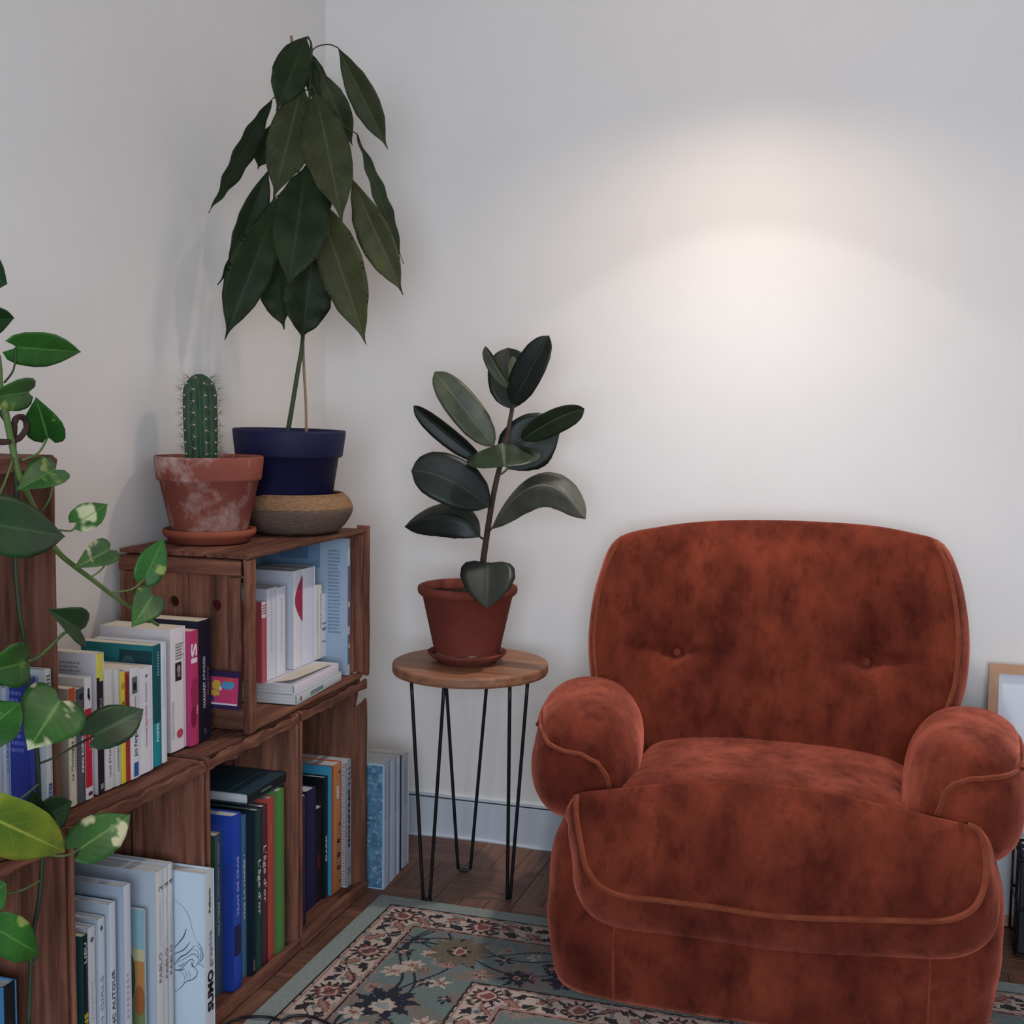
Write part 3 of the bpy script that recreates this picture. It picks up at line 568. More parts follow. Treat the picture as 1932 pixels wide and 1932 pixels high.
# crate at the left edge behind the vines
G6 = 'books in the upper crate behind the vines'
ZL = ZS+.0195
place('white paperback cut by the left edge of the photo, upper crate', -8, 6.5, 1295, .292, ZL, .12, 'B8BCC0', 'C2C6CA', ym=1420, group=G6)
place('pale grey blue paperback left of the blue back cover, upper crate', 7, 20.5, 1296, .293, ZL, .12, 'A8B4C4', 'B4BECC', ym=1420, group=G6, deco=[('t', 'up', 'INTÉRIEUR', .40, .70, .5, .007, '6C7A98')])
place('royal blue paperback turned back cover out, with a barcode', 58, 69, 1278, .330, ZL, .125, '2A3482', '2C3A8C', ym=1420, group=G6,
      deco=[('bars', 'c', .55, .93, .50, .92, 9, '5A66A8'), ('r', 'c', .60, .93, .06, .16, 'AEB8CC', 'barcode')]+[('r', 'c', .62+.028*i, .634+.028*i, .075, .15, '2A3050') for i in range(10)])
place('white pocket paperback with a blue tab, last in the upper crate at the left edge', 87, 99.5, 1262, .334, ZL, .12, 'BFC6CA', 'CCCAC4', ym=1420, ymax=-1.664, group=G6, pages='c',
      deco=[('r', 's', .2, .95, .70, .86, '24262A'), ('r', 's', .3, .85, .08, .26, '2A4A8A'), ('t', 'up', 'POCKET', .09, .25, .58, .007, 'C8D2E4'), ('bars', 's', .2, .8, .90, .97, 3, '5A5C60')])
# crate in the bottom left corner
book('sky blue hardback with a black spine in the bottom left crate', .285, at(6, 1900, x=.285)[1], ZB, .032, at(15, 1858, x=.285)[2]-ZB, .2, '4A86B8', '16181E', hard=True, deco=[('bars', 's', .4, .6, .2, .8, 20, '3A3C48')])

# magazines standing on the floor past the crates
G7 = 'magazines leaning together on the floor by the crates'
mx = .375; mags = [(724, 731, 1441, 'AFC6D6', 'C8CCD8', 'with a blue rippled water cover, front of the floor stack'), (731.3, 737, 1438, 'C0C8D4', 'AEB4C2', 'second in the floor stack, grey spine'), (737.3, 743, 1435, 'D0D6E0', 'D6DAE6', 'third in the floor stack, bright white spine'), (743.3, 749, 1431, 'C8CEDA', 'B0B6C4', 'fourth in the floor stack, dull grey spine'), (749.3, 754, 1428, 'C8CEDA', 'DCE0EA', 'fifth in the floor stack, beside the navy one'), (754.3, 757.5, 1426, '202A48', '1E2746', 'with a navy blue spine in the floor stack'), (757.8, 771, 1424, 'C4CAD4', 'BFC4D0', 'thick pale one at the wall end of the floor stack')]
for i, (a, b, yt, c, s, tx) in enumerate(mags):
    T = place('magazine '+tx, a, b, yt, mx-.0018*i, .001, .215, c, s, ym=1600, group=G7, name='magazine', cat='magazine', deco=[('bars', 's', .3, .6, .55, .95, 30, '8A92A4')] if i not in (2, 5) else ())
    if i == 0:
        T0 = T
rip = M('water_ripple_print', '46708E', .4, mix='9EBDD2', scale=55, stretch=(1, 1, 1.4), detail=6, lo=.50, hi=.66, mix2='6F97B2', scale2=16)
hh = at(727, 1441, x=mx)[2]-.001
put('cover_photograph', [(-.212, -.0006, .003), (-.004, -.0006, .003), (-.004, -.0006, hh*.985), (-.212, -.0006, hh*.985)], [(0, 1, 2, 3)], rip, T0, local=True)
put('printed_arrow', [(-.10, -.0009, .085), (-.055, -.0009, .115), (-.10, -.0009, .155), (-.10, -.0009, .150), (-.062, -.0009, .115), (-.10, -.0009, .090)], [(0, 1, 4, 5), (1, 2, 3, 4)], flat('24323E'), T0, local=True)

# ------------------------------------------------------------------ pots
CLAYOLD = M('weathered_terracotta', '84443A', .9, mix='985848', scale=6, bump=.2, bscale=60, spec=.2, mix2='C9AFA6', scale2=11, lo2=.50, hi2=.72)
CLAY = M('terracotta', '8E4430', .85, mix='9C5640', scale=7, bump=.1, bscale=80, spec=.25)
CLAYRED = M('red_terracotta', '703226', .8, mix='803E30', scale=5, bump=.1, bscale=70, spec=.3)
CLAYDARK = M('dark_terracotta', '6E3428', .75, mix='7C4030', scale=9, spec=.3)
LIME = M('lime_bloom', 'B49A94', .95, mix='8C4634', scale=22, lo=.42, hi=.58, spec=.1)
NAVY = M('navy_glaze', '17173A', .62, mix='1B1B42', scale=10, bump=.05, bscale=90, spec=.3)
SOIL = M('potting_soil', '2A1C16', .95, mix='4A3226', scale=60, bump=.8, bscale=90, spec=.1)
ROPE = M('coiled_rope', '866448', .95, mix='A07E60', scale=90, stretch=(1, 1, 3), bump=.6, bscale=160, spec=.1)
ROPEDK = M('coiled_rope_dark', '66544A', .95, mix='7A665A', scale=90, stretch=(1, 1, 3), bump=.6, bscale=160, spec=.1)
def soil_disc(T, c, r, z):
    V, F = [], []; rg = random.Random(int(r*1e5))
    for i in range(7):
        for k in range(24): V.append((c[0]+r*i/6*math.cos(k*PI/12), c[1]+r*i/6*math.sin(k*PI/12), z+rg.uniform(-.003, .003)))
    for i in range(6):
        for k in range(24): F.append((i*24+k, i*24+(k+1) % 24, (i+1)*24+(k+1) % 24, (i+1)*24+k))
    return put('soil', V, F, SOIL, T, smooth=True)
ZT = UZ1+.0005
# cactus in weathered terracotta
PC = (.137, -.868)
sz = ZT
SA = thing('plant_saucer', 'orange terracotta saucer under the weathered cactus pot', 'saucer', (PC[0], PC[1], sz))
put('dish', *lathe([(.0, .0), (.088, .0), (.094, .012), (.099, .014), (.103, .022), (.101, .029), (.096, .030), (.092, .024), (.086, .008), (.0, .007)], (PC[0], PC[1], sz), 64), CLAY, SA, smooth=True)
pz = sz+.0085
CP = thing('potted_cactus', 'ribbed green column cactus with white spines in a weathered terracotta pot', 'potted plant', (PC[0], PC[1], pz))
hp = .182
put('pot', *lathe([(.0, 0), (.079, 0), (.081, .003), (.108, .128), (.1135, .130), (.1145, .134), (.1195, .178), (.118, .182), (.113, .182), (.110, .176), (.103, .13), (.095, .125), (.07, .02), (0, .018)], (PC[0], PC[1], pz), 72), CLAYOLD, CP, smooth=False).data.polygons.foreach_set('use_smooth', [True]*(13*72)+[True]*0) if False else put('pot', *lathe([(.0, 0), (.079, 0), (.081, .003), (.108, .128), (.1135, .130), (.1145, .134), (.1195, .178), (.118, .182), (.113, .182), (.110, .176), (.103, .13), (.095, .125), (.07, .02), (0, .018)], (PC[0], PC[1], pz), 72), CLAYOLD, CP, smooth=True)
soil_disc(CP, PC, .105, pz+.150)
cb = at(380, 850, y=PC[1]); ctop = at(376, 706, y=PC[1]); cx0, cz0, cz1 = cb[0], pz+.15, ctop[2]
V, F = [], []; nr = 9; seg = nr*8; nv = 40
for i in range(nv+1):
    t = i/nv; z = cz0+(cz1-cz0)*t; R = .0375*(1 if t < .78 else math.sqrt(max(1-((t-.78)/.225)**2, .0)))*(.92+.10*math.sin(t*2.6)); xo = (ctop[0]-cx0)*t
    for k in range(seg):
        a = 2*PI*k/seg; rb = R*(1-.20*(1-abs(math.cos(a*nr/2)))**.8*min(1, R/.02)); V.append((cx0+xo+rb*math.cos(a), PC[1]+rb*math.sin(a), z))
for i in range(nv):
    for k in range(seg): F.append((i*seg+k, i*seg+(k+1) % seg, (i+1)*seg+(k+1) % seg, (i+1)*seg+k))
put('stem', V, F, M('cactus_skin', '1F3A26', .55, mix='2F5236', scale=20, spec=.4, bump=.15, bscale=60), CP, smooth=True)
AV, AF, SV, SF = [], [], [], []; rg = random.Random(3)
for k in range(nr):
    a = 2*PI*k/nr
    for j in range(8):
        t = (j+.4+(k % 2)*.5)/8.2; z = cz0+(cz1-cz0)*t
        if t > 1: continue
        R = .0375*(1 if t < .78 else math.sqrt(max(1-((t-.78)/.225)**2, .02)))*(.92+.10*math.sin(t*2.6)); xo = (ctop[0]-cx0)*t
        p = np.array([cx0+xo+R*math.cos(a), PC[1]+R*math.sin(a), z]); v, f = lathe([(0, -.002), (.0026, -.001), (.0026, .001), (0, .002)], p, 8); n = len(AV); AV += v; AF += [tuple(i+n for i in q) for q in f]
        for s in range(9):
            d = np.array([math.cos(a), math.sin(a), 0])+np.array([rg.uniform(-.9, .9), rg.uniform(-.9, .9), rg.uniform(-.7, .9)]); d /= np.linalg.norm(d); l = rg.uniform(.012, .026) if t < .85 else rg.uniform(.02, .034)
            s1 = np.cross(d, [0, 0, 1.]); s1 /= np.linalg.norm(s1)+1e-9; s2 = np.cross(d, s1); w = .00055; n = len(SV)
            SV += [p+s1*w, p-s1*w*.5+s2*w, p-s1*w*.5-s2*w, p+d*l]; SF += [(n, n+1, n+3), (n+1, n+2, n+3), (n+2, n, n+3)]
put('areoles', AV, AF, M('cactus_wool', 'D8D4CA', .95), CP, smooth=True, kind='stuff')
put('spines', SV, SF, M('cactus_spine', '8A8274', .7), CP, kind='stuff')

# coiled rope basket and the navy pot standing in it
BC = (.212, -.598)
BK = thing('rope_basket', 'squat bowl shaped basket of coiled natural rope under the navy pot', 'basket', (BC[0], BC[1], ZT))
prof = [(.088, .0), (.104, .006), (.120, .022), (.131, .040), (.136, .055), (.134, .068), (.126, .082), (.115, .091)]
P = smooth_pts([(a, 0, b) for a, b in prof], 3); lenp = len(P)
def coil_rows(sub):
    out = []
    for i in range(len(sub)-1):
        (a, _, b), (c, _, d) = sub[i], sub[i+1]
        nx, nz = (d-b), -(c-a); l = math.hypot(nx, nz); nx, nz = nx/l, nz/l
        out += [(a, b), ((a+c)/2+nx*.0016, (b+d)/2+nz*.0016)]
    out.append((sub[-1][0], sub[-1][2])); return out
k0 = 13
put('basket_lower', *lathe([(0, .0), (.06, 0)]+coil_rows(P[:k0+1]), (BC[0], BC[1], ZT), 72), ROPEDK, BK, smooth=True, label='darker grey brown lower coils')
put('basket_upper', *lathe(coil_rows(P[k0:])+[(.112, .094), (.108, .091), (.118, .080), (.127, .060), (.122, .038), (.10, .012), (.0, .008)], (BC[0], BC[1], ZT), 72), ROPE, BK, smooth=True)
put('rim_coil', *tube([(BC[0]+.1125*math.cos(a), BC[1]+.1125*math.sin(a), ZT+.092) for a in np.linspace(0, 2*PI, 60, endpoint=False)], .0032, 6, closed=True), ROPE, BK, smooth=True)
NC = (.192, -.602); nz0 = ZT+.0105
tl = Matrix.Rotation(math.radians(1.2), 3, 'Y')
tilt = np.array(tl)
AVO = thing('avocado_plant', 'tall avocado plant with long drooping leaves in a navy blue pot', 'potted plant', (NC[0], NC[1], nz0))
hn = .236
put('pot', *lathe([(.0, 0), (.093, 0), (.096, .004), (.119, .172), (.1265, .173), (.1285, .177), (.1350, .230), (.134, .236), (.128, .236), (.124, .228), (.113, .17), (.10, .1), (.08, .02), (0, .018)], (NC[0], NC[1], nz0), 72, tilt), NAVY, AVO, smooth=True)
soil_disc(AVO, NC, .117, nz0+.192)

# ------------------------------------------------------------------ leaves
PROF = {
 'lance': ([0, .06, .15, .3, .45, .6, .74, .84, .90, .94, 1], [.03, .20, .48, .84, 1, .98, .76, .44, .19, .07, .02]),
 'shield': ([0, .04, .15, .35, .6, .8, .94, 1], [.50, .80, .97, 1, .80, .48, .16, 0]),
 'heart': ([0, .04, .12, .28, .45, .65, .82, .94, 1], [.30, .68, .90, 1, .94, .68, .36, .11, .0]),
 'oval': ([0, .04, .12, .28, .45, .62, .78, .9, .965, 1], [.08, .36, .68, .94, 1, .98, .85, .60, .30, .0])}
def leaf(T, base, tip, width, mat, shape='lance', bend=0.0, fold=.12, roll=0, wave=0, nw=5, mid=None, lobe=0, curl=0, name='leaf', label=None, n=22, m=8, thick=.0007, under=False, seed=0, twist=0, asym=0):
    """one leaf: midrib curve from base to tip, blade of real width folded and waved about it, with two skins"""
    base, tip = np.array(base, float), np.array(tip, float); ax = tip-base; Ln = np.linalg.norm(ax)
    v = CAM-(base+tip)/2; v /= np.linalg.norm(v); a0 = ax/Ln; side = np.cross(a0, v); side /= np.linalg.norm(side); nor = np.cross(side, a0)
    ctr = (base+tip)/2 if mid is None else 2*np.array(mid, float)-(base+tip)/2
    ctr = ctr+nor*bend*Ln*2
    V, UV, UN = [], [], []; rg = random.Random(seed)
    ph = rg.uniform(0, 6)
    for sgn in (1, -1):
        for i in range(n+1):
            t = i/n; p = (1-t)**2*base+2*t*(1-t)*ctr+t*t*tip; d = 2*(1-t)*(ctr-base)+2*t*(tip-ctr); d /= np.linalg.norm(d)+1e-9
            s1 = side-d*np.dot(side, d); s1 /= np.linalg.norm(s1); n1 = np.cross(s1, d)
            an = math.radians(roll+twist*(t-.5)); s2 = math.cos(an)*s1+math.sin(an)*n1; n2 = math.cos(an)*n1-math.sin(an)*s1
            w = np.interp(t, *PROF[shape])*width/2
            for j in range(m+1):
                u = 2*j/m-1; wu = w*(1+asym*u)
                off = s2*u*wu+n2*(fold*abs(u)*wu*2+curl*u*u*wu+wave*abs(u)**1.5*math.sin(t*nw*2*PI+ph+(1.3 if u > 0 else 0)))
                off = off-d*lobe*Ln*(abs(u)**1.4)*max(0, 1-t*2.2)**2
                V.append(p+off+n2*sgn*thick/2*(1-.9*abs(u)**6)); UV.append(((u+1)/2, t)); UN.append(1.0 if sgn < 0 else 0.0)
    F = []; K = (n+1)*(m+1)
    for i in range(n):
        for j in range(m):
            a = i*(m+1)+j; F.append((a, a+1, a+m+2, a+m+1)); F.append((K+a+m+1, K+a+m+2, K+a+1, K+a))
    for i in range(n):
        for j in (0, m):
            a = i*(m+1)+j; q = (a, a+m+1, K+a+m+1, K+a); F.append(q if j == 0 else q[::-1])
    return put(name, V, F, mat, T, smooth=True, uv=UV, attr=UN, label=label)
AV1 = leaf_mat('avocado_leaf', '18240F', '243419', '2E4024', rough=.58, nveins=11, spec=.25, sv=.25, lb=.25)
AV2 = leaf_mat('avocado_leaf_lit_olive', '3E4126', '50532F', '5E613C', rough=.6, nveins=11, spec=.25, sv=.25, lb=.25)  # lighter olive copy: light on the right-hand leaves put into their colour
AV3 = leaf_mat('avocado_leaf_mid', '2C331C', '3E4428', '50543A', rough=.6, nveins=11, spec=.25, sv=.35, lb=.4)
STEMG = M('green_stem', '2E3A22', .6, mix='3C4A2A', scale=30)
STEMB = M('dry_stake', '9A8068', .85, mix='7E6650', scale=30, stretch=(1, 1, .2))
ys = NC[1]
def pv(px, py, dy=0): return at(px, py, y=ys+dy)
st = smooth_pts([pv(541, 826), pv(549, 780), pv(562, 700), pv(571, 640), pv(574, 540), pv(577, 400), pv(582, 250), pv(586, 130), pv(588, 92)], 5)
put('stem', *tube(st, list(np.linspace(.0062, .0030, len(st))), 8), STEMG, AVO, smooth=True)
sk = smooth_pts([pv(578, 826, .012), pv(577, 760, .012), pv(572, 660, .012), pv(566, 400, .012), pv(556, 150, .012), pv(549.5, 68, .012)], 4)
put('stake', *tube(sk, .0034, 7), STEMB, AVO, smooth=True, label='thin dry brown support stick')
# base px, tip px, blade width px, depth of base / tip from the stem, material, roll, bend, wave
PXM = 2.83/FPX
AL = [((578, 70), (521, 210), 66, -.03, -.10, AV1, 12, .05, .04), ((639, 91), (732, 282), 52, -.02, .03, AV3, -18, .02, .03), ((514, 186), (394, 402), 42, -.06, -.16, AV1, 35, .03, .10),
      ((524, 224), (486, 320), 40, -.02, .03, AV1, 10, .03, .04), ((570, 160), (516, 376), 80, -.04, -.12, AV3, -6, .05, .05), ((585, 98), (612, 212), 40, .01, .02, AV1, 0, .03, .04),
      ((596, 176), (647, 424), 84, -.04, -.13, AV3, 10, .05, .06), ((604, 134), (666, 276), 46, .0, .06, AV3, -10, .03, .06), ((672, 252), (761, 498), 34, .03, .10, AV1, 40, .02, .10),
      ((664, 338), (761, 557), 62, .03, .08, AV2, -8, .03, .06), ((506, 322), (427, 532), 56, .0, -.02, AV1, 18, .04, .05), ((522, 370), (410, 538), 40, -.06, -.15, AV1, 40, .04, .06),
      ((527, 372), (424, 642), 78, -.05, -.14, AV1, 8, .05, .06), ((578, 312), (543, 546), 98, -.08, -.19, AV1, -4, .05, .04), ((592, 462), (570, 645), 88, -.03, -.02, AV1, 8, .04, .06),
      ((516, 476), (536, 622), 60, .0, -.02, AV1, -14, .03, .06), ((597, 372), (692, 652), 82, -.02, -.02, AV2, -12, .04, .05), ((592, 300), (618, 420), 40, .01, .0, AV1, 5, .03, .04), ((604, 500), (598, 612), 34, .02, .03, AV1, 10, .02, .05)]
for i, (b, t, w, d0, d1, mt, rl, bd, wv) in enumerate(AL):
    B, Tp = pv(b[0], b[1], d0), pv(t[0], t[1], d1)
    lf = leaf(AVO, B, Tp, w*PXM*1.08, mt, 'lance', bend=bd, fold=.15, roll=rl, twist=(-28, 18, 32, -14)[i % 4], asym=(.10, -.12, .05)[i % 3], wave=wv*.034*w/40, nw=5, seed=i, n=30, m=8)
    # petiole back to the stem
    zs = B[2]+.02; k = int(np.argmin([abs(p[2]-zs) for p in st])); q0 = st[k]
    if i == 1: pts = [pv(588, 96), pv(600, 87, -.01), pv(622, 84, -.02), B]
    else: pts = [q0, (q0+B)/2+np.array([0, 0, .012]), B]
    pts = smooth_pts(pts, 4); put('petiole', *tube(pts, .0016, 6), STEMG, AVO, smooth=True)
put('shoot_tip', *tube(smooth_pts([pv(588, 92), pv(586, 78, -.01), pv(577, 70, -.02)], 4), [.0028, .0027, .0026, .0024, .0022, .002, .0018, .0016, .0012], 6), STEMG, AVO, smooth=True)

# ------------------------------------------------------------------ hairpin table with the rubber plant
TCX, TCY, TZ = .580, -.358, .600
TB = thing('side_table', 'small round wooden side table on three black hairpin legs', 'table', (TCX, TCY, 0))
OAK = M('oak_table_top', '7C5138', .5, mix='A9775A', scale=3, stretch=(1.2, 20, 14), lo=.3, hi=.7, bump=.1, bscale=8, spec=.4)
put('table_top', *lathe([(0, -.028), (.190, -.028), (.196, -.026), (.1985, -.021), (.1985, -.006), (.197, -.002), (.193, 0), (0, 0)], (TCX, TCY, TZ), 96), OAK, TB, smooth=False)
BLK = M('black_iron', '101116', .45, spec=.5)
def hairpin(tA, tB, foot, spread, n='leg'):
    f = np.array(foot); a = np.array(tA); b = np.array(tB); ax = (b-a); ax = ax/np.linalg.norm(ax); up = np.array([0, 0, 1.]); r = spread
    pts = [a]
    pa = f-ax*r+up*(r*1.6); pb = f+ax*r+up*(r*1.6)
    pts += [a+(pa-a)*s for s in (.33, .66, 1)]
    pts += [f-ax*r*.8+up*r*.55, f-ax*r*.4+up*.0055, f+up*.0045, f+ax*r*.4+up*.0055, f+ax*r*.8+up*r*.55]
    pts += [pb+(b-pb)*s for s in (0, .34, .67, 1)]
    put(n, *tube(smooth_pts(pts, 3), .0046, 8), BLK, TB, smooth=True)
zt = TZ-.0285
hairpin(at(776, 1283, z=zt), at(838, 1290, y=-.50) * np.array([1, 1, 0])+np.array([0, 0, zt]), (.505, -.462, 0), .010)
hairpin(at(962, 1291, z=zt), at(996, 1281, z=zt), (.697, -.378, 0), .007)
b1, b2 = at(839, 1330, y=-.30), at(921, 1300, y=-.26)
hairpin((b1[0], -.30, zt), (b2[0], -.26, zt), (.526+.004, -.247, 0), .018)
for cx, cy in ((.505+.02, -.49), (.695, -.425), (.58, -.28)):
    put('mounting_plate', *box(cx-.045, cx+.045, cy-.02, cy+.02, zt-.003, zt+.0005), BLK, TB)
SB = thing('plant_saucer', 'dark red brown saucer on the round table under the rubber plant', 'saucer', (.572, -.362, TZ))
put('dish', *lathe([(0, .0005), (.074, .0005), (.080, .010), (.088, .013), (.100, .024), (.101, .028), (.097, .029), (.086, .018), (.078, .009), (0, .008)], (.572, -.362, TZ), 64), CLAYDARK, SB, smooth=True)
rz = TZ+.0095; RC = (.572, -.362)
RB = thing('rubber_plant', 'rubber plant with broad dark leaves in a plain red terracotta pot', 'potted plant', (RC[0], RC[1], rz))
put('pot', *lathe([(0, 0), (.078, 0), (.080, .004), (.114, .160), (.119, .163), (.1255, .170), (.127, .178), (.1255, .185), (.120, .188), (.115, .185), (.111, .17), (.10, .12), (.07, .02), (0, .018)], (RC[0], RC[1], rz), 72), CLAYRED, RB, smooth=True)
V, F = [], []; rg = random.Random(11)
for i in range(73):
    a = 2*PI*i/72; hgt = .012+.010*(mnoise.noise(Vector((math.cos(a)*2, math.sin(a)*2, 4)))+.4)
    for k in range(3): z = .003+hgt*k/2; r = .0803+.034*(z-.004)/.156+.0007; V.append((RC[0]+r*math.cos(a), RC[1]+r*math.sin(a), rz+z))
for i in range(72):
    for k in range(2): F.append((i*3+k, i*3+3+k, i*3+4+k, i*3+k+1))
put('lime_stain', V, F, LIME, RB, smooth=True, label='pale lime bloom around the foot of the pot')
soil_disc(RB, RC, .112, rz+.166)
RU1 = leaf_mat('rubber_leaf', '151A15', '1F261E', '343E32', rough=.42, nveins=24, spec=.3, sv=.06, lb=.04)
RU2 = leaf_mat('rubber_leaf_olive', '3C4230', '565B44', '6A6C54', rough=.42, nveins=24, spec=.3, sv=.06, lb=.04)
RU3 = leaf_mat('rubber_leaf_green', '222C1C', '303C28', '5A644C', rough=.38, nveins=24, spec=.4, sv=.06, lb=.04)
RU4 = leaf_mat('rubber_leaf_lit_grey', '38392F', '56554A', '747266', rough=.45, nveins=24, spec=.35, sv=.06, lb=.04)  # pale grey of a lit blade, put into the leaf colour
BARK = M('rubber_stem', '3A2A24', .8, mix='4C382E', scale=30, stretch=(1, 1, .4), bump=.3)
yr = RC[1]
def rv(px, py, dy=0): return at(px, py, y=yr+dy)
rst = smooth_pts([rv(907, 1098), rv(912, 1055), rv(920, 1000), rv(928, 950), rv(937, 905), rv(946, 870), rv(955, 830), rv(962, 795), rv(967, 768), rv(970, 752)], 4)
put('stem', *tube(rst, list(np.linspace(.0085, .0048, len(rst))), 10), BARK, RB, smooth=True)
PXR = 3.13/FPX
# base, tip, width, depth base, depth tip, material, roll, bend, fold, mid
RL = [((967, 762), (1036, 633), 60, -.02, -.05, RU1, 22, .03, .14, None), ((966, 771), (958, 656), 82, .02, .05, RU1, 0, .02, .10, None), ((962, 731), (915, 653), 26, -.03, -.05, RU2, 30, .04, .5, None), ((964, 727), (968, 672), 18, -.02, -.03, RU2, -20, .04, .3, None),
      ((931, 841), (820, 701), 62, -.01, -.04, RU2, -8, .04, .06, None), ((908, 868), (780, 765), 42, -.03, -.08, RU1, 30, .03, .25, None), ((921, 955), (776, 888), 92, -.06, -.12, RU1, -12, .05, .05, (845, 905)),
      ((958, 884), (1056, 818), 104, .05, .09, RU1, 0, .02, .05, (1000, 835)), ((985, 830), (1103, 771), 50, -.02, -.06, RU3, -25, .06, .16, (1050, 790)),
      ((928, 996), (1105, 980), 70, -.05, -.07, RU4, 24, .02, -.30, (1020, 915)), ((905, 1012), (763, 994), 70, -.06, -.08, RU1, -20, .05, -.25, (850, 975)),
      ((921, 1062), (918, 1148), 100, -.08, -.155, RU1, 0, .02, .04, None)]
for i, (b, t, w, d0, d1, mt, rl, bd, fo, md) in enumerate(RL):
    B, Tp = rv(b[0], b[1], d0), rv(t[0], t[1], d1); mdp = rv(md[0], md[1], (d0+d1)/2) if md else None
    leaf(RB, B, Tp, w*PXR, mt, 'shield' if i == 11 else 'oval', bend=bd, fold=fo, roll=rl, mid=mdp, seed=i, thick=.0012, lobe=.03 if i == 11 else 0)
    zs = B[2]-.015; k = int(np.argmin([abs(p[2]-zs) for p in rst])); q0 = rst[k]
    put('petiole', *tube(smooth_pts([q0, (q0+B)/2+np.array([0, -.004, -.004]), B], 4), .0028, 7), BARK if i in (6, 9, 10) else M('rubber_petiole', '333A2A', .6), RB, smooth=True)
# the folded leaf that points at the viewer, its two halves spread like a shallow roof
leaf(RB, rv(948, 836, -.03), rv(952, 880, -.14), 134*PXR, RU3, 'oval', bend=.06, fold=-.10, roll=0, seed=40, thick=.0012, label='leaf pointing out at the viewer')
put('petiole', *tube(smooth_pts([rst[16], rv(949, 858, -.012), rv(950, 842, -.03)], 4), .0026, 7), BARK, RB, smooth=True)

# ------------------------------------------------------------------ trailing pothos
PO = thing('pothos_plant', 'trailing pothos with heart shaped variegated leaves hanging down over the crates', 'potted plant', (.20, -1.90, 1.168))
put('pot', *lathe([(0, .001), (.066, .001), (.090, .13), (.096, .131), (.099, .16), (.094, .163), (.088, .155), (.06, .02), (0, .018)], (.20, -1.93, 1.168), 48), CLAY, PO, smooth=True)
soil_disc(PO, (.20, -1.93), .088, 1.168+.14)
PG = leaf_mat('pothos_leaf', '1E4A1A', '306A24', '568A40', rough=.42, spec=.35, vari='8A9A4C', vlo=.62, vhi=.68, vscale=22, nveins=7)
PV = leaf_mat('pothos_leaf_variegated', '22501C', '346A26', '6C9048', rough=.42, spec=.35, vari='C4C49A', vlo=.56, vhi=.60, vscale=13, nveins=7)
PY = leaf_mat('pothos_leaf_yellow', '55701E', '7C8C28', 'A6B04A', rough=.34, vari='B0AC3C', vlo=.46, vhi=.60, vscale=9, nveins=6)
PD = leaf_mat('pothos_leaf_dark', '142E16', '1E441E', '365C36', rough=.42, spec=.35, nveins=7)
VINE = M('pothos_vine', '4C6A34', .5, mix='6A7E44', scale=25)
VINED = M('pothos_vine_dark', '22301C', .6, mix='2E3C24', scale=25)
ROOT = M('brown_aerial_root', '3A2620', .9, mix='4C342A', scale=30, bump=.5)
def qv(px, py, d=0): return at(px, py, x=.385+d)
v1 = smooth_pts([np.array([.22, -1.92, 1.31]), qv(-34, 640, -.06), qv(2, 745), qv(22, 835), qv(34, 890), qv(58, 945), qv(85, 1005), qv(110, 1042), qv(140, 1068), qv(180, 1098), qv(215, 1125), qv(250, 1148), qv(280, 1168), qv(298, 1179)], 5)
put('vine', *tube(v1, list(np.linspace(.0055, .0030, len(v1))), 8), VINE, PO, smooth=True)
v2 = smooth_pts([np.array([.22, -1.93, 1.31]), qv(-22, 760, -.02), qv(26, 860, -.008), qv(31, 1000, -.01), qv(29, 1065, -.01), qv(36, 1150, -.01), qv(44, 1195, -.01), qv(50, 1250, -.01), qv(58, 1320, -.01), qv(70, 1420, -.01), qv(74, 1500, -.01), qv(80, 1600, -.01), qv(75, 1690, -.01), qv(62, 1765, -.01), qv(58, 1830, -.01), qv(54, 1935, -.01)], 5)
put('vine', *tube(v2, .0034, 8), VINED, PO, smooth=True)
rt = smooth_pts([qv(-15, 832), qv(8, 834), qv(34, 828), qv(50, 808), qv(46, 790), qv(34, 787), qv(27, 800), qv(25, 850, -.01)], 6)
put('aerial_root', *tube(rt, [.0052*(.8+.35*abs(mnoise.noise(Vector((i*.9, 0, 0))))) for i in range(len(rt))], 7), ROOT, PO, smooth=True, label='curled brown aerial root')
PXP = 2.08/FPX
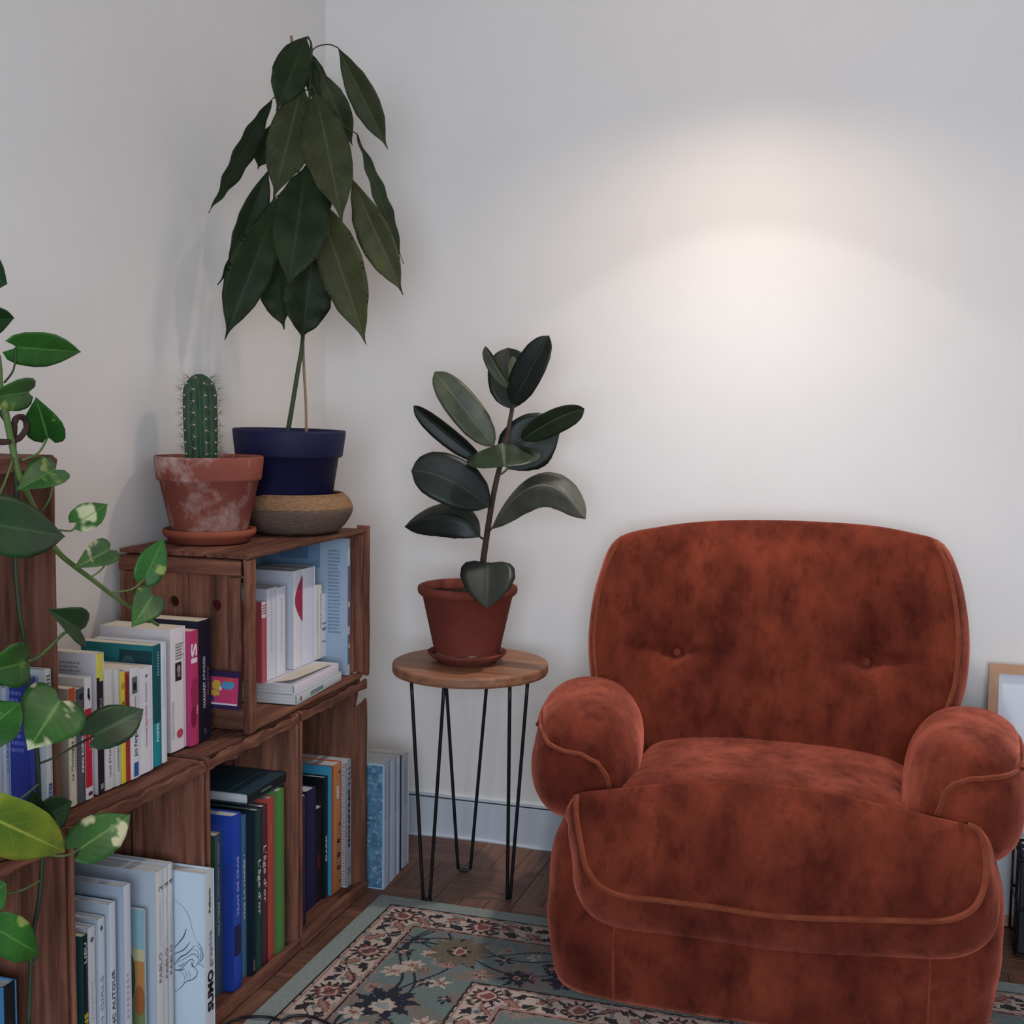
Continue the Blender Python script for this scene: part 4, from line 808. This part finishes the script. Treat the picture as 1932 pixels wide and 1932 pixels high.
# base, tip, width px, depth, material, roll, fold, bend, joint on the vine (px)
QL = [((-45, 505), (14, 536), 60, .0, PD, 10, .10, .04, (-32, 645)), ((-40, 608), (27, 600), 52, .01, PD, -30, .12, .05, (-28, 660)), ((30, 655), (153, 664), 60, .02, PG, -18, .08, .04, (8, 722)),
      ((54, 740), (-35, 752), 54, .03, PG, 22, .10, .05, (12, 775)), ((90, 825), (68, 749), 66, .01, PG, 20, .06, .05, (42, 868)), ((104, 886), (30, 926), 60, .03, PG, -20, .14, .05, (72, 975)),
      ((-42, 985), (123, 1012), 100, .04, PD, 20, .05, .05, (26, 862)), ((146, 987), (203, 951), 50, .01, PV, 14, .08, .04, (112, 1000)), ((207, 1037), (138, 1073), 52, .02, PV, -12, .12, .06, (170, 1090)),
      ((274, 1091), (309, 1015), 58, .02, PG, -12, .06, .04, (212, 1118)), ((288, 1124), (248, 1184), 64, .02, PG, 10, .08, .05, (276, 1165)), ((152, 1190), (89, 1149), 64, .02, PD, -30, .22, .08, None),
      ((46, 1250), (-40, 1272), 72, .03, PG, 12, .08, .05, (50, 1245)), ((113, 1322), (52, 1416), 112, .04, PV, 6, .06, .07, (66, 1375)), ((177, 1388), (271, 1338), 78, .03, PD, 14, .07, .05, None), ((-35, 1385), (39, 1325), 84, .03, PG, 20, .08, .05, (60, 1335)),
      ((-38, 1532), (123, 1607), 92, .06, PY, -14, .08, .08, (72, 1480)), ((74, 1560), (62, 1490), 62, .02, PD, 20, .12, .05, (76, 1590)), ((80, 1545), (136, 1512), 60, .015, PD, -20, .12, .05, (76, 1590)), ((150, 1602), (247, 1537), 82, .03, PV, 10, .06, .04, (80, 1612)),
      ((-30, 1690), (13, 1668), 66, .03, PG, 10, .08, .05, (78, 1660)), ((-8, 1752), (74, 1800), 68, .03, PG, 20, .08, .09, None)]
for i, (b, t, w, d, mt, rl, fo, bd, jn) in enumerate(QL):
    B, Tp = qv(b[0], b[1], d), qv(t[0], t[1], d+.015)
    leaf(PO, B, Tp, w*PXP, mt, 'heart', bend=bd, fold=fo, roll=rl, lobe=.16, seed=i, n=24, m=10, thick=.0008)
    if jn:
        J = qv(*jn); put('petiole', *tube(smooth_pts([J, (J+B)/2+np.array([.006, 0, -.006]), B], 4), .0016, 6), VINE if i not in (2, 13) else VINED, PO, smooth=True)
for pts in ([(52, 1248), (72, 1240), (100, 1215), (125, 1192), (150, 1190)], [(76, 1440), (105, 1428), (140, 1408), (165, 1395), (177, 1388)], [(74, 1800), (66, 1812), (60, 1822)]):
    put('petiole', *tube(smooth_pts([qv(a, b, .01) for a, b in pts], 4), .0026 if pts[0][1] == 1248 else .0017, 6), VINE if pts[0][1] == 1248 else VINED, PO, smooth=True)

# ------------------------------------------------------------------ the armchair
CHX, CHY, CHZ = 1.38, -.45, .0095
AC = thing('armchair', 'rust orange velvet armchair with rounded back, rolled arms and plump front cushion', 'armchair', (CHX, CHY, CHZ))
def cushion(name, pts, P0, ex, ez, en, bulge, depth, expand, back=.03, nseg=150, nr=26, disp=None, power=2.6, side=9, edge=.0, parent=None, drop=None):
    """upholstered pad: outline pts (in the plane P0, ex, ez; facing en) filled by concentric rings that bulge, then a rounded border and a back"""
    O = smooth_pts([(a, 0, b) for a, b in pts], 12, closed=True); O = np.array([(p[0], p[2]) for p in O])
    seg = np.r_[0, np.cumsum(np.linalg.norm(np.diff(np.vstack([O, O[:1]]), axis=0), axis=1))]
    s = np.linspace(0, seg[-1], nseg, endpoint=False); OO = np.vstack([O, O[:1]]); O = np.c_[np.interp(s, seg, OO[:, 0]), np.interp(s, seg, OO[:, 1])]
    area = .5*np.sum(O[:, 0]*np.roll(O[:, 1], -1)-np.roll(O[:, 0], -1)*O[:, 1])
    if area < 0: O = O[::-1]
    c = O.mean(0); T = np.roll(O, -1, 0)-np.roll(O, 1, 0); T /= np.linalg.norm(T, axis=1)[:, None]; Nn = np.c_[T[:, 1], -T[:, 0]]
    ex, ez, en, P0 = [np.array(q, float) for q in (ex, ez, en, P0)]
    rows = []
    for i in range(1, nr+1):
        r = (i/nr)**.85; h = bulge*(1-r**power); A = c+(O-c)*r; H = np.full(nseg, h)
        if disp: H = H+np.array([disp(a, b, r) for a, b in A])
        rows.append((A, H))
    nf = len(rows)
    e = expand(Nn) if callable(expand) else np.full(nseg, expand)
    for i in range(1, side+1):
        t = i/side; A = O+Nn*(e*(math.sin(PI*min(t*.72+.02, 1)))**.8)[:, None]; rows.append((A, np.full(nseg, -depth*t)))
    A, H = rows[-1]
    for r in (.93, .8, .5, .2): rows.append((c+(A-c)*r, np.full(nseg, -depth-back*(1-r)**.5)))
    V = [P0+ex*c[0]+ez*c[1]+en*(bulge+(disp(c[0], c[1], 0) if disp else 0))]
    for A, H in rows: V += list(P0+np.outer(A[:, 0], ex)+np.outer(A[:, 1], ez)+np.outer(H, en))
    A, H = rows[-1]; V.append(P0+ex*c[0]+ez*c[1]+en*(-depth-back)); F = [(0, 1+k, 1+(k+1) % nseg) for k in range(nseg)]
    for i in range(len(rows)-1):
        a = 1+i*nseg; b = a+nseg; F += [(a+k, b+k, b+(k+1) % nseg, a+(k+1) % nseg) for k in range(nseg)]
    a = 1+(len(rows)-1)*nseg; F += [(a+k, len(V)-1, a+(k+1) % nseg) for k in range(nseg)]
    o = put(name, V, F, VELVET, parent, smooth=True)
    return o, [P0+ex*p[0]+ez*p[1] for p in O], O
def soft(a): return max(0.0, 1-a*a)**2
# base
BX = 1.366
V, F = [], []; nz, ns = 20, 160
for i in range(nz+1):
    t = i/nz; z = CHZ+.002+.36*t
    sc = .955+.045*math.sin(min(t/.55, 1)*PI/2) if t < .55 else 1-.10*((t-.55)/.45)**3
    if t < .04: sc -= .01
    for k in range(ns):
        a = 2*PI*k/ns; c, s = math.cos(a), math.sin(a); p = 6.5
        x = math.copysign(abs(c)**(2/p), c)*.474*sc; y = math.copysign(abs(s)**(2/p), s)*(.385*sc)
        rc = min(max((t-.40)/.12, 0), 1); y += .040*rc*rc*(3-2*rc)*max(0, -s)**.5
        w = .003*mnoise.noise(Vector((x*6, y*6, z*5)))
        V.append((BX+x*(1+w)+w, -.488+y+w, z))
for i in range(nz):
    for k in range(ns): F.append((i*ns+k, i*ns+(k+1) % ns, (i+1)*ns+(k+1) % ns, (i+1)*ns+k))
F += [tuple(range(ns-1, -1, -1)), tuple(nz*ns+k for k in range(ns))]
BASE = put('base', V, F, VELVET, AC, smooth=True)
ORG[BASE.name] = ORG[AC.name]
def base_front(x, z):
    t = (z-CHZ-.002)/.36; sc = .955+.045*math.sin(min(t/.55, 1)*PI/2) if t < .55 else 1-.10*((t-.55)/.45)**3
    rc = min(max((t-.40)/.12, 0), 1); xx = min(abs(x-BX)/(.474*sc), .999); return -.488-.385*sc*(1-xx**6.5)**(1/6.5)+.040*rc*rc*(3-2*rc)
for px in (1.075, 1.695):
    put('seam', *tube([(px, base_front(px, z)-.0005, z) for z in np.linspace(.02, .19, 14)], .0022, 6), PIPING, BASE, smooth=True)
# backrest: leans back, face wraps over the top, border with piping at the sides
bp0 = np.array([CHX, -.385, .40]); ang = math.radians(15.5)
bez = np.array([0, math.sin(ang), math.cos(ang)]); ben = np.array([0, -math.cos(ang), math.sin(ang)]); bex = np.array([1., 0, 0])
def bpt(px, py):
    p = on_plane(px, py, bp0, ben)-bp0; return (p[0], float(np.dot(p, bez)))
bo = [(1172, 1014), (1250, 993), (1340, 983), (1440, 981), (1540, 984), (1640, 991), (1720, 1005), (1764, 1022), (1790, 1080), (1804, 1150), (1808, 1220), (1801, 1290), (1783, 1345), (1752, 1420), (1700, 1490), (1600, 1510), (1450, 1512), (1300, 1500), (1215, 1470), (1175, 1410), (1142, 1340), (1127, 1290), (1120, 1220), (1125, 1150), (1140, 1080)]
bo2 = [bpt(*p) for p in bo]
bA, bB = bpt(1277, 1230), bpt(1634, 1248)
def bdisp(a, b, r):
    d = 0
    for q in (bA, bB):
        dx, dz = a-q[0], b-q[1]; rr = math.hypot(dx, dz)
        d -= .034*math.exp(-(rr/.028)**2)+.026*math.exp(-(rr/.095)**2)
        an = math.atan2(dz, dx); d -= .0045*math.exp(-(rr/.15)**2)*(.5+.5*math.cos(an*7+1))*min(1, rr/.03)
        d -= .016*math.exp(-(dz/.016)**2)*math.exp(-(max(0, abs(dx)-.0)/.12)**2)*(1 if (q is bA and dx < 0) or (q is bB and dx > 0) else .25)
    # long soft folds falling from the top seam and gathers above the seat
    d += .0035*mnoise.noise(Vector((a*14, b*3.2, 2)))*(.4+r)+.002*mnoise.noise(Vector((a*30, b*9, 7)))
    d -= .006*math.exp(-((a+.02-.04*b)/.012)**2)*soft((b-.42)/.25)
    return d*(1-r**8)
BACK, brim, bO = cushion('backrest', bo2, bp0, bex, bez, ben, .062, .13, lambda N: .026*np.abs(N[:, 0])**1.5+.004, back=.02, disp=bdisp, power=3.2, nr=40, nseg=200, parent=AC)
def pipe_along(pts, p0, ex, ez, en, r, parent, lift=.002):
    O = smooth_pts([(a, 0, b) for a, b in pts], 8); put('piping', *tube([p0+ex*p[0]+ez*p[2]+en*lift for p in O], r, 8), PIPING, parent, smooth=True)
pipe_along([bo2[i] for i in (7, 8, 9, 10, 11, 12, 13)], bp0, bex, bez, ben, .0048, BACK)
pipe_along([bo2[i] for i in (0, 24, 23, 22, 21, 20, 19)], bp0, bex, bez, ben, .0048, BACK)
for q in (bA, bB):
    h = .062*(1-.15)+bdisp(q[0], q[1], .4)+.005; c = bp0+bex*q[0]+bez*q[1]+ben*h
    v, f = lathe([(0, .006), (.006, .005), (.0095, .001), (.0098, -.003), (0, -.006)], (0, 0, 0), 20)
    put('button', [c+bex*p[0]+bez*p[1]+ben*p[2] for p in v], f, PIPING, BACK, smooth=True)
# seat cushion
def superblob(c, h, e1, e2, n1=40, n2=64, f=None):
    V, F = [], []
    for i in range(n1+1):
        ph = -PI/2+PI*i/n1
        for k in range(n2):
            th = 2*PI*k/n2; cp, sp, ct, s_ = math.cos(ph), math.sin(ph), math.cos(th), math.sin(th); pw = lambda v, e: math.copysign(abs(v)**e, v)
            p = np.array([pw(cp, e1)*pw(ct, e2)*h[0], pw(cp, e1)*pw(s_, e2)*h[1], pw(sp, e1)*h[2]])
            if f: p = f(p)
            V.append(np.array(c)+p)
    for i in range(n1):
        for k in range(n2): F.append((i*n2+k, i*n2+(k+1) % n2, (i+1)*n2+(k+1) % n2, (i+1)*n2+k))
    return V, F
put('seat_cushion', *superblob((1.352, -.545, .385), (.31, .255, .075), .45, .35, f=lambda p: p+np.array([0, 0, .022*(1-(p[0]/.31)**2)+.003*mnoise.noise(Vector((p[0]*9, p[1]*9, 1)))])), VELVET, AC, smooth=True)
# front cushion: tilted face bounded by piping, border swelling out below it
f0 = np.array([CHX, -.905, .24]); fan = math.radians(24)
fez = np.array([0, math.sin(fan), math.cos(fan)]); fen = np.array([0, -math.cos(fan), math.sin(fan)])
def fpt(px, py):
    p = on_plane(px, py, f0, fen)-f0; return (p[0], float(np.dot(p, fez)))
fo = [(1088, 1500), (1150, 1489), (1250, 1479), (1350, 1476), (1450, 1480), (1550, 1494), (1650, 1514), (1750, 1538), (1825, 1556), (1850, 1572), (1860, 1620), (1857, 1670), (1838, 1712), (1800, 1733), (1750, 1738), (1650, 1735), (1550, 1733), (1450, 1727), (1350, 1712), (1250, 1699), (1180, 1691), (1135, 1674), (1108, 1640), (1096, 1590), (1088, 1540)]
fo2 = [fpt(*p) for p in fo]
def fdisp(a, b, r):
    d = .004*mnoise.noise(Vector((a*16, b*3, 5)))+.0022*mnoise.noise(Vector((a*34, b*7, 3)))
    return d*(1-r**6)
def fexp(N): return .022*np.abs(N[:, 0])**1.5+.066*np.maximum(-N[:, 1], 0)+.002
FC, frim, fO = cushion('front_cushion', fo2, f0, bex, fez, fen, .040, .15, fexp, back=.01, disp=fdisp, power=2.4, nr=34, nseg=200, parent=AC, side=14)
pipe_along([fo2[i] for i in list(range(8, 25))+[0]], f0, bex, fez, fen, .0058, FC)
# arms: a fat roll, its padded top parted from the front panel by an S shaped seam
def arm(cx, sgn, seampx, splay):
    cy, cz, hx, hy, hz = -.505, .457, .119, .285, .134
    S = [at(px, py, y=-.765) for px, py in seampx]; S = sorted([((p[0]-cx)*sgn, p[2]) for p in S])
    sxs, szs = [p[0] for p in S], [min(p[1], cz+.62*hz) for p in S]
    def zs(u):
        if u < sxs[0]: return szs[0]-3.5*(sxs[0]-u)
        return float(np.interp(u, sxs, szs))
    n1, n2 = 72, 96; V, F, top = [], [], []
    for i in range(n1+1):
        v = -1+2*i/n1; s = math.copysign(1-(1-abs(v))**1.7, v); rr = max(1-abs(s)**3.6, 0)**(1/2.3)
        for k in range(n2):
            th = 2*PI*k/n2; c, q = math.cos(th), math.sin(th); e = 2/2.25
            x = math.copysign(abs(c)**e, c)*hx*rr; z = math.copysign(abs(q)**e, q)*hz*rr; y = s*hy
            x += sgn*splay*max(y+.15, 0); z -= .09*max(y-.02, 0)
            u = (x*sgn); gap = (cz+z)-zs(u); k1 = min(max(gap/.014, 0), 1); k1 = k1*k1*(3-2*k1)
            xr = x-sgn*splay*max(y+.15, 0); nrm = np.array([xr/hx**2, 0.35*y/hy**2*abs(s)**3, z/hz**2]); nrm /= np.linalg.norm(nrm)+1e-9
            d = .013*k1+.0025*mnoise.noise(Vector((x*12+cx, y*7, z*12)))
            V.append(np.array([cx+x, cy+y, cz+z])+nrm*d); top.append(gap > .004)
    Fp, Ft = [], []
    for i in range(n1):
        for k in range(n2):
            q = (i*n2+k, i*n2+(k+1) % n2, (i+1)*n2+(k+1) % n2, (i+1)*n2+k); (Ft if sum(top[j] for j in q) >= 2 else Fp).append(q)
    def sub(F):
        ids = sorted({i for q in F for i in q}); mp = {j: i for i, j in enumerate(ids)}; return [V[i] for i in ids], [tuple(mp[j] for j in q) for q in F]
    A = put('armrest', *sub(Ft), VELVET, AC, smooth=True)
    put('arm_panel', *sub(Fp), VELVET, A, smooth=True, label='lower arm panel below the curved seam')
    # piping where the two meet, around the front
    us = np.linspace(sxs[0]-.006, hx*1.0, 60); pts = []
    for u in us:
        x = u*sgn; z = zs(u)-cz; b = (abs(x)/hx)**2.25+(abs(z)/hz)**2.25
        rr = min(b**(1/2.25), 1.0); s = -(max(1-rr**2.3, 0.0))**(1/3.6)
        pts.append((cx+x*1.01, cy+s*hy-.006, cz+z))
    tail = pts[-1]; lastz = zs(hx)-cz; k = (max(1-(abs(lastz)/hz)**2.25, 0))**(1/2.25)*hx
    for yy in np.linspace(-.62, .55, 14): pts.append((cx+sgn*((k+.007)*max(1-abs(yy)**3.6, .2)**(1/2.3)+splay*max(yy*hy+.15, 0)), cy+yy*hy, cz+lastz-.09*max(yy*hy-.02, 0)))
    put('piping', *tube(pts, .0050, 8), PIPING, A, smooth=True)
    return A
arm(.950, -1, [(1014, 1386), (1035, 1402), (1065, 1412), (1100, 1419), (1128, 1437), (1143, 1465), (1147, 1500)], .16)
arm(1.762, 1, [(1775, 1515), (1782, 1492), (1800, 1476), (1832, 1468), (1880, 1461), (1912, 1443), (1935, 1410)], .05)
for sx in (.925, 1.80):
    put('arm_bracket', *box(sx-.006, sx+.022, -.66, -.54, .26, .40), M('dull_steel', '4A4A52', .4, metal=.6), AC)

# ------------------------------------------------------------------ rug with a woven floral border
def srgb(h): return np.array(lin(h)[:3])
C_G, C_CR, C_DK, C_RD, C_PK, C_GN, C_NV, C_OL = [srgb(q) for q in ('88918B', 'B8A498', '241E23', '7C4840', '9C776B', '697572', '1D1F2B', '7C6D5B')]
RX0, RY1, RU, RV = .388, -.480, 2.15, 1.62
ug = np.r_[np.arange(0, 1.02, .0026), np.arange(1.02, RU+.001, .008)]; vg = np.r_[np.arange(0, .78, .0026), np.arange(.78, RV+.001, .010)]
Ug, Vg = np.meshgrid((ug[:-1]+ug[1:])/2, (vg[:-1]+vg[1:])/2, indexing='ij')
img = np.zeros(Ug.shape+(3,)); img[:] = C_GN
nrng = np.random.RandomState(5)
wob = .0022*np.sin(Ug*190+3*np.sin(Vg*70))+.0018*np.sin(Vg*230+2*np.sin(Ug*90))
D = np.minimum(np.minimum(Ug, RU-Ug), np.minimum(Vg, RV-Vg))             # distance from the rug's edge
ALONG = np.where(np.minimum(Ug, RU-Ug) < np.minimum(Vg, RV-Vg), Vg, Ug+.03)
def paint(mask, col): img[mask] = col
def rosette(u, v, R, n, c_out, c_mid, c_in, rot=0, clip=None, sq=1.0):
    du, dv = Ug-u, Vg-v; r = np.hypot(du, dv*sq)+wob; a = np.arctan2(dv, du)+rot; pet = R*(.80+.20*np.cos(a*n)); cl = True if clip is None else clip
    paint((r < pet) & cl, c_out); paint((r < R*.72*(.88+.12*np.cos(a*n+PI))) & cl, c_mid); paint((r < R*.50) & cl, C_CR if c_mid is not C_CR else C_PK); paint((r < R*.36) & cl, c_in)
def leafm(u, v, L_, Wd, rot, col, clip=None, core=None):
    du, dv = Ug-u, Vg-v; a = du*math.cos(rot)+dv*math.sin(rot)+wob; b = -du*math.sin(rot)+dv*math.cos(rot)+wob*.8
    w = Wd*np.clip(1-(a/L_)**2, 0, 1)*(1+.25*np.sin(a*400)); m = (np.abs(a) < L_) & (np.abs(b) < w); m = m if clip is None else m & clip; paint(m, col)
    if core is not None: paint(m & (np.abs(b) < w*.4), core)
def sprig(u, v, R, n, rot, col, core, clip=None):
    for k in range(n): leafm(u+R*.55*math.cos(rot+k*2*PI/n), v+R*.55*math.sin(rot+k*2*PI/n), R*.5, R*.2, rot+k*2*PI/n, col, clip)
    rosette(u, v, R*.35, 5, core, C_PK, C_RD, rot, clip)
FIELD = (D > .156) & (D < .376); INNER = D > .472
paint(D < .050, C_G)
# field between the borders: teal ground, pinkish clouds of small blossoms, dark sprigs, thin dark stems
cloud = np.sin(Ug*23+2*np.sin(Vg*17))*np.sin(Vg*29+2*np.sin(Ug*13)); fine = np.sin(Ug*310+4*np.sin(Vg*120))*np.sin(Vg*290+4*np.sin(Ug*140))
paint((D > .05) & (cloud > .40) & (fine > .15), C_PK*.75); paint((D > .05) & (cloud > .45) & (fine < -.45), C_OL*.9); paint((D > .05) & (cloud < -.6) & (fine > .45), C_CR*.75)
for (x0_, y0_, fu, am, ph) in ((.20, .22, 9, .03, 0), (.22, .27, 7, .045, 1.5), (.27, .23, 8, .04, 3)):
    paint((np.abs((Vg-y0_)-am*np.sin((Ug)*fu*2+ph)) < .0032) & (D > .156) & (Vg < .376), C_NV); paint((np.abs((Ug-x0_)-am*np.sin((Vg)*fu*2+ph)) < .0032) & (D > .156) & (Ug < .376), C_NV)
pal = [(C_NV, C_OL), (C_RD, C_DK), (C_PK, C_NV), (C_DK, C_PK), (C_CR, C_RD), (C_OL, C_NV)]
k = 0
for s_ in np.arange(.21, 2.0, .088):
    for dd_ in (.20, .265, .33):
        for hor in (0, 1):
            jit = nrng.uniform(-.022, .022, 2); dd2 = dd_+jit[1]; ss = s_+jit[0]+(.04 if dd_ == .265 else 0)
            u, v = (ss, dd2) if hor else (dd2, ss)
            if hor == 0 and v < .20: continue
            c1, c2 = pal[nrng.randint(6)]; sprig(u, v, nrng.uniform(.018, .032), nrng.randint(5, 9), nrng.uniform(0, 6), c1, c2, FIELD); k += 1
rosette(.30, .245, .052, 11, C_DK, C_OL, C_PK, .3, FIELD); sprig(.30, .245, .075, 11, .2, C_OL*.7, C_DK, FIELD); rosette(.30, .245, .030, 6, C_DK, C_PK, C_RD, .3, FIELD)
sprig(.235, .52, .070, 9, .5, C_NV, C_DK, FIELD); rosette(.235, .535, .042, 9, C_NV, C_CR*.9, C_G, .5, FIELD); sprig(.56, .30, .050, 7, 0, C_NV, C_NV, FIELD); sprig(.46, .33, .040, 7, 1, C_NV, C_DK, FIELD)
def border(d0, d1, per, clipD):
    clip = (D > d0) & (D < d1); paint(clip, C_CR); mid = (d0+d1)/2; wd = d1-d0
    n = int(2.2/per)
    for hor in (0, 1):
        for i in range(n+1):
            s0 = mid+i*per
            P_ = lambda ds, dd: ((s0+ds, mid+dd) if hor else (mid+dd, s0+ds))
            own = clip & ((Vg <= Ug+.004) if hor else (Ug <= Vg+.004)); f = 1 if (i % 2) else -1; R_ = (lambda a: a if hor else PI/2-a)
            rosette(*P_(0, 0), wd*.41, 13, C_DK, C_RD*1.1, C_RD, i, own)
            for q in range(2):
                g = per*(.30+.34*q); fl = f if q else -f
                leafm(*P_(g, fl*wd*.16), wd*.30, wd*.12, R_(.7*fl), C_RD, own, C_PK*.9); leafm(*P_(g+wd*.14, -fl*wd*.20), wd*.22, wd*.10, R_(-.5*fl), C_DK, own); leafm(*P_(g-wd*.22, -fl*wd*.24), wd*.18, wd*.09, R_(.9*fl), C_OL, own, C_DK)
                leafm(*P_(g+wd*.34, fl*wd*.20), wd*.16, wd*.08, R_(-.8*fl), C_NV, own); leafm(*P_(g-wd*.06, fl*wd*.36), wd*.14, wd*.06, R_(.2*fl), C_G*.8, own); leafm(*P_(g+wd*.10, wd*.02*fl), wd*.10, wd*.07, R_(1.2), C_G*.7, own)
    w = (np.abs(D-(mid+.28*wd*np.sin(ALONG*2*PI/per*1.0))) < .0028) & clip; paint(w & (fine > -.5), C_DK)
    for e, c, h in ((d0, C_DK, .0030), (d0+.007, C_PK, .0026), (d1-.010, C_PK, .0034), (d1-.003, C_DK, .0030), (d1, C_PK*.9, .0022)): paint(np.abs(D+wob*.25-e) < h, c)
border(.050, .155, .205, None); border(.378, .474, .20, None)
paint(INNER & (cloud > .3) & (fine > .1), C_PK); rosette(.58, .58, .06, 9, C_DK, C_PK, C_RD, .3, INNER)
# worn, slightly uneven pile colour
img *= (1+.10*nrng.randn(*Ug.shape))[..., None].clip(.7, 1.3)
nu, nv_ = len(ug), len(vg); VV = [(RX0+u, RY1-v, .0085) for u in ug for v in vg]
FF = [(i*nv_+j, i*nv_+j+1, (i+1)*nv_+j+1, (i+1)*nv_+j) for i in range(nu-1) for j in range(nv_-1)]
b0 = len(VV); VV += [(RX0-.001, RY1+.001, .001), (RX0+RU, RY1+.001, .001), (RX0+RU, RY1-RV, .001), (RX0-.001, RY1-RV, .001)]
cor = [0, (nu-1)*nv_, (nu-1)*nv_+nv_-1, nv_-1]
FF += [(cor[i], cor[(i+1) % 4], b0+(i+1) % 4, b0+i) for i in range(4)]+[(b0, b0+1, b0+2, b0+3)]
rugm = bpy.data.materials.new('woven_rug'); rugm.use_nodes = True; rn = rugm.node_tree; rb = rn.nodes['Principled BSDF']; rb.inputs['Roughness'].default_value = .97; rb.inputs['Specular IOR Level'].default_value = .1; rb.inputs['Sheen Weight'].default_value = .1
ca = rn.nodes.new('ShaderNodeAttribute'); ca.attribute_name = 'weave'; rn.links.new(ca.outputs['Color'], rb.inputs['Base Color'])
wv_ = rn.nodes.new('ShaderNodeTexNoise'); wv_.inputs['Scale'].default_value = 420; bpn = rn.nodes.new('ShaderNodeBump'); bpn.inputs['Strength'].default_value = .5; bpn.inputs['Distance'].default_value = .003
rtc = rn.nodes.new('ShaderNodeTexCoord'); rn.links.new(rtc.outputs['Object'], wv_.inputs['Vector']); rn.links.new(wv_.outputs['Fac'], bpn.inputs['Height']); rn.links.new(bpn.outputs[0], rb.inputs['Normal'])
rug = put('rug', VV, FF, rugm); solo(rug, 'oriental style rug with a green edge and cream floral border on the floor', 'rug')
at_ = rug.data.attributes.new('weave', 'FLOAT_COLOR', 'FACE'); cols = np.ones((len(FF), 4), np.float32); cols[:, :3] = C_G; cols[:img.shape[0]*img.shape[1], :3] = img.reshape(-1, 3); at_.data.foreach_set('color', cols.ravel())

# ------------------------------------------------------------------ things at the right edge, cable, lamp
fx, fz = at(1866, 1253, y=-.035)[0], at(1866, 1253, y=-.035)[2]
PF = thing('framed_picture', 'light wood picture frame with a plain white sheet, leaning on the wall behind the armchair', 'picture frame', (fx, -.135, .001), rot=(math.radians(-math.degrees(math.atan2(.11, fz))), 0, 0))
fw, fh, fb = .44, math.hypot(fz, .11), .024; LW = M('light_frame_wood', 'B98A66', .55, mix='C79A74', scale=6, stretch=(2, 2, 2))
for (a, b, c, d) in ((0, fb, 0, fh), (fw-fb, fw, 0, fh), (fb, fw-fb, fh-fb, fh), (fb, fw-fb, 0, fb)):
    put('frame_rail', *box(a, b, -.018, .004, c, d), LW, PF, local=True)
put('white_sheet', *box(fb, fw-fb, -.006, -.003, fb, fh-fb), flat('DDE0E6', .5), PF, local=True)
put('backing', *box(.004, fw-.004, -.003, .003, .004, fh-.004), flat('8A7458', .9), PF, local=True)
RK = thing('magazine_rack', 'dark wire rack holding dark magazines, half hidden at the right of the armchair', 'rack', (2.10, -.26, 0))
rx0, rx1, ry0, ry1, rh = 1.900, 2.30, -.335, -.185, .235
for z in (.012, .12, rh): put('wire_rim', *tube([(rx0, ry0, z), (rx1, ry0, z), (rx1, ry1, z), (rx0, ry1, z)], .004, 6, closed=True), BLK, RK, smooth=True)
for i in range(11):
    x = rx0+(rx1-rx0)*i/10
    for y in (ry0, ry1): put('wire', *tube([(x, y, .012), (x, y, rh)], .0028, 6), BLK, RK, smooth=True)
for i in range(7): put('wire', *tube([(rx0+.4*i/6, ry0, .012), (rx0+.4*i/6, ry1, .012)], .0028, 6), BLK, RK, smooth=True)
for i in range(5):
    cov = ('1C1C24', '262838', '1A2028', '30303A', '22242E')[i]; nm = ('near black', 'dark indigo', 'dark green black', 'charcoal', 'slate black')[i]
    T = thing('magazine', nm+' magazine standing in the wire rack right of the armchair', 'magazine', (1.906, -.325+.027*i, .016), 'magazines in the wire rack')
    put('cover', *box(0, .33, 0, .014, 0, .225+.006*(i % 3)), flat(cov), T, local=True); put('pages', *box(.004, .3305, .001, .013, .002, .2255+.006*(i % 3)), PAPERW, T, local=True)
cz_ = .0135
cp = [at(380, 1950, z=.004), at(425, 1932, z=.004), at(448, 1922, z=.004), at(478, 1918, z=cz_), at(512, 1920, z=cz_), at(530, 1925, z=cz_), at(552, 1917, z=cz_), at(580, 1917, z=cz_), at(608, 1926, z=cz_), at(625, 1936, z=cz_), at(640, 1965, z=cz_)]
o = put('power_cable', *tube(smooth_pts(cp, 6), .0030, 7), M('black_rubber', '14141A', .5), smooth=True); solo(o, 'thin black cable crossing from the crates onto the rug', 'cable')
PL_ = thing('pendant_lamp', 'metal pendant lamp hanging from the ceiling above the armchair', 'lamp', (LX, LY, RH))
put('lamp_disc', *lathe([(0, LZ+.012), (.085, LZ+.012), (.095, LZ+.018), (.098, LZ+.026), (.095, LZ+.034), (.085, LZ+.040), (0, LZ+.040)], (LX, LY, 0), 40), M('lamp_metal', '3A3A3E', .4, metal=.5), PL_, smooth=True)
put('cord', *tube([(LX, LY, LZ+.04), (LX, LY, RH-.02)], .003, 6), BLK, PL_, smooth=True)
put('canopy', *lathe([(.045, RH-.025), (.05, RH-.02), (.05, RH-.001)], (LX, LY, 0), 24), BLK, PL_, smooth=True)
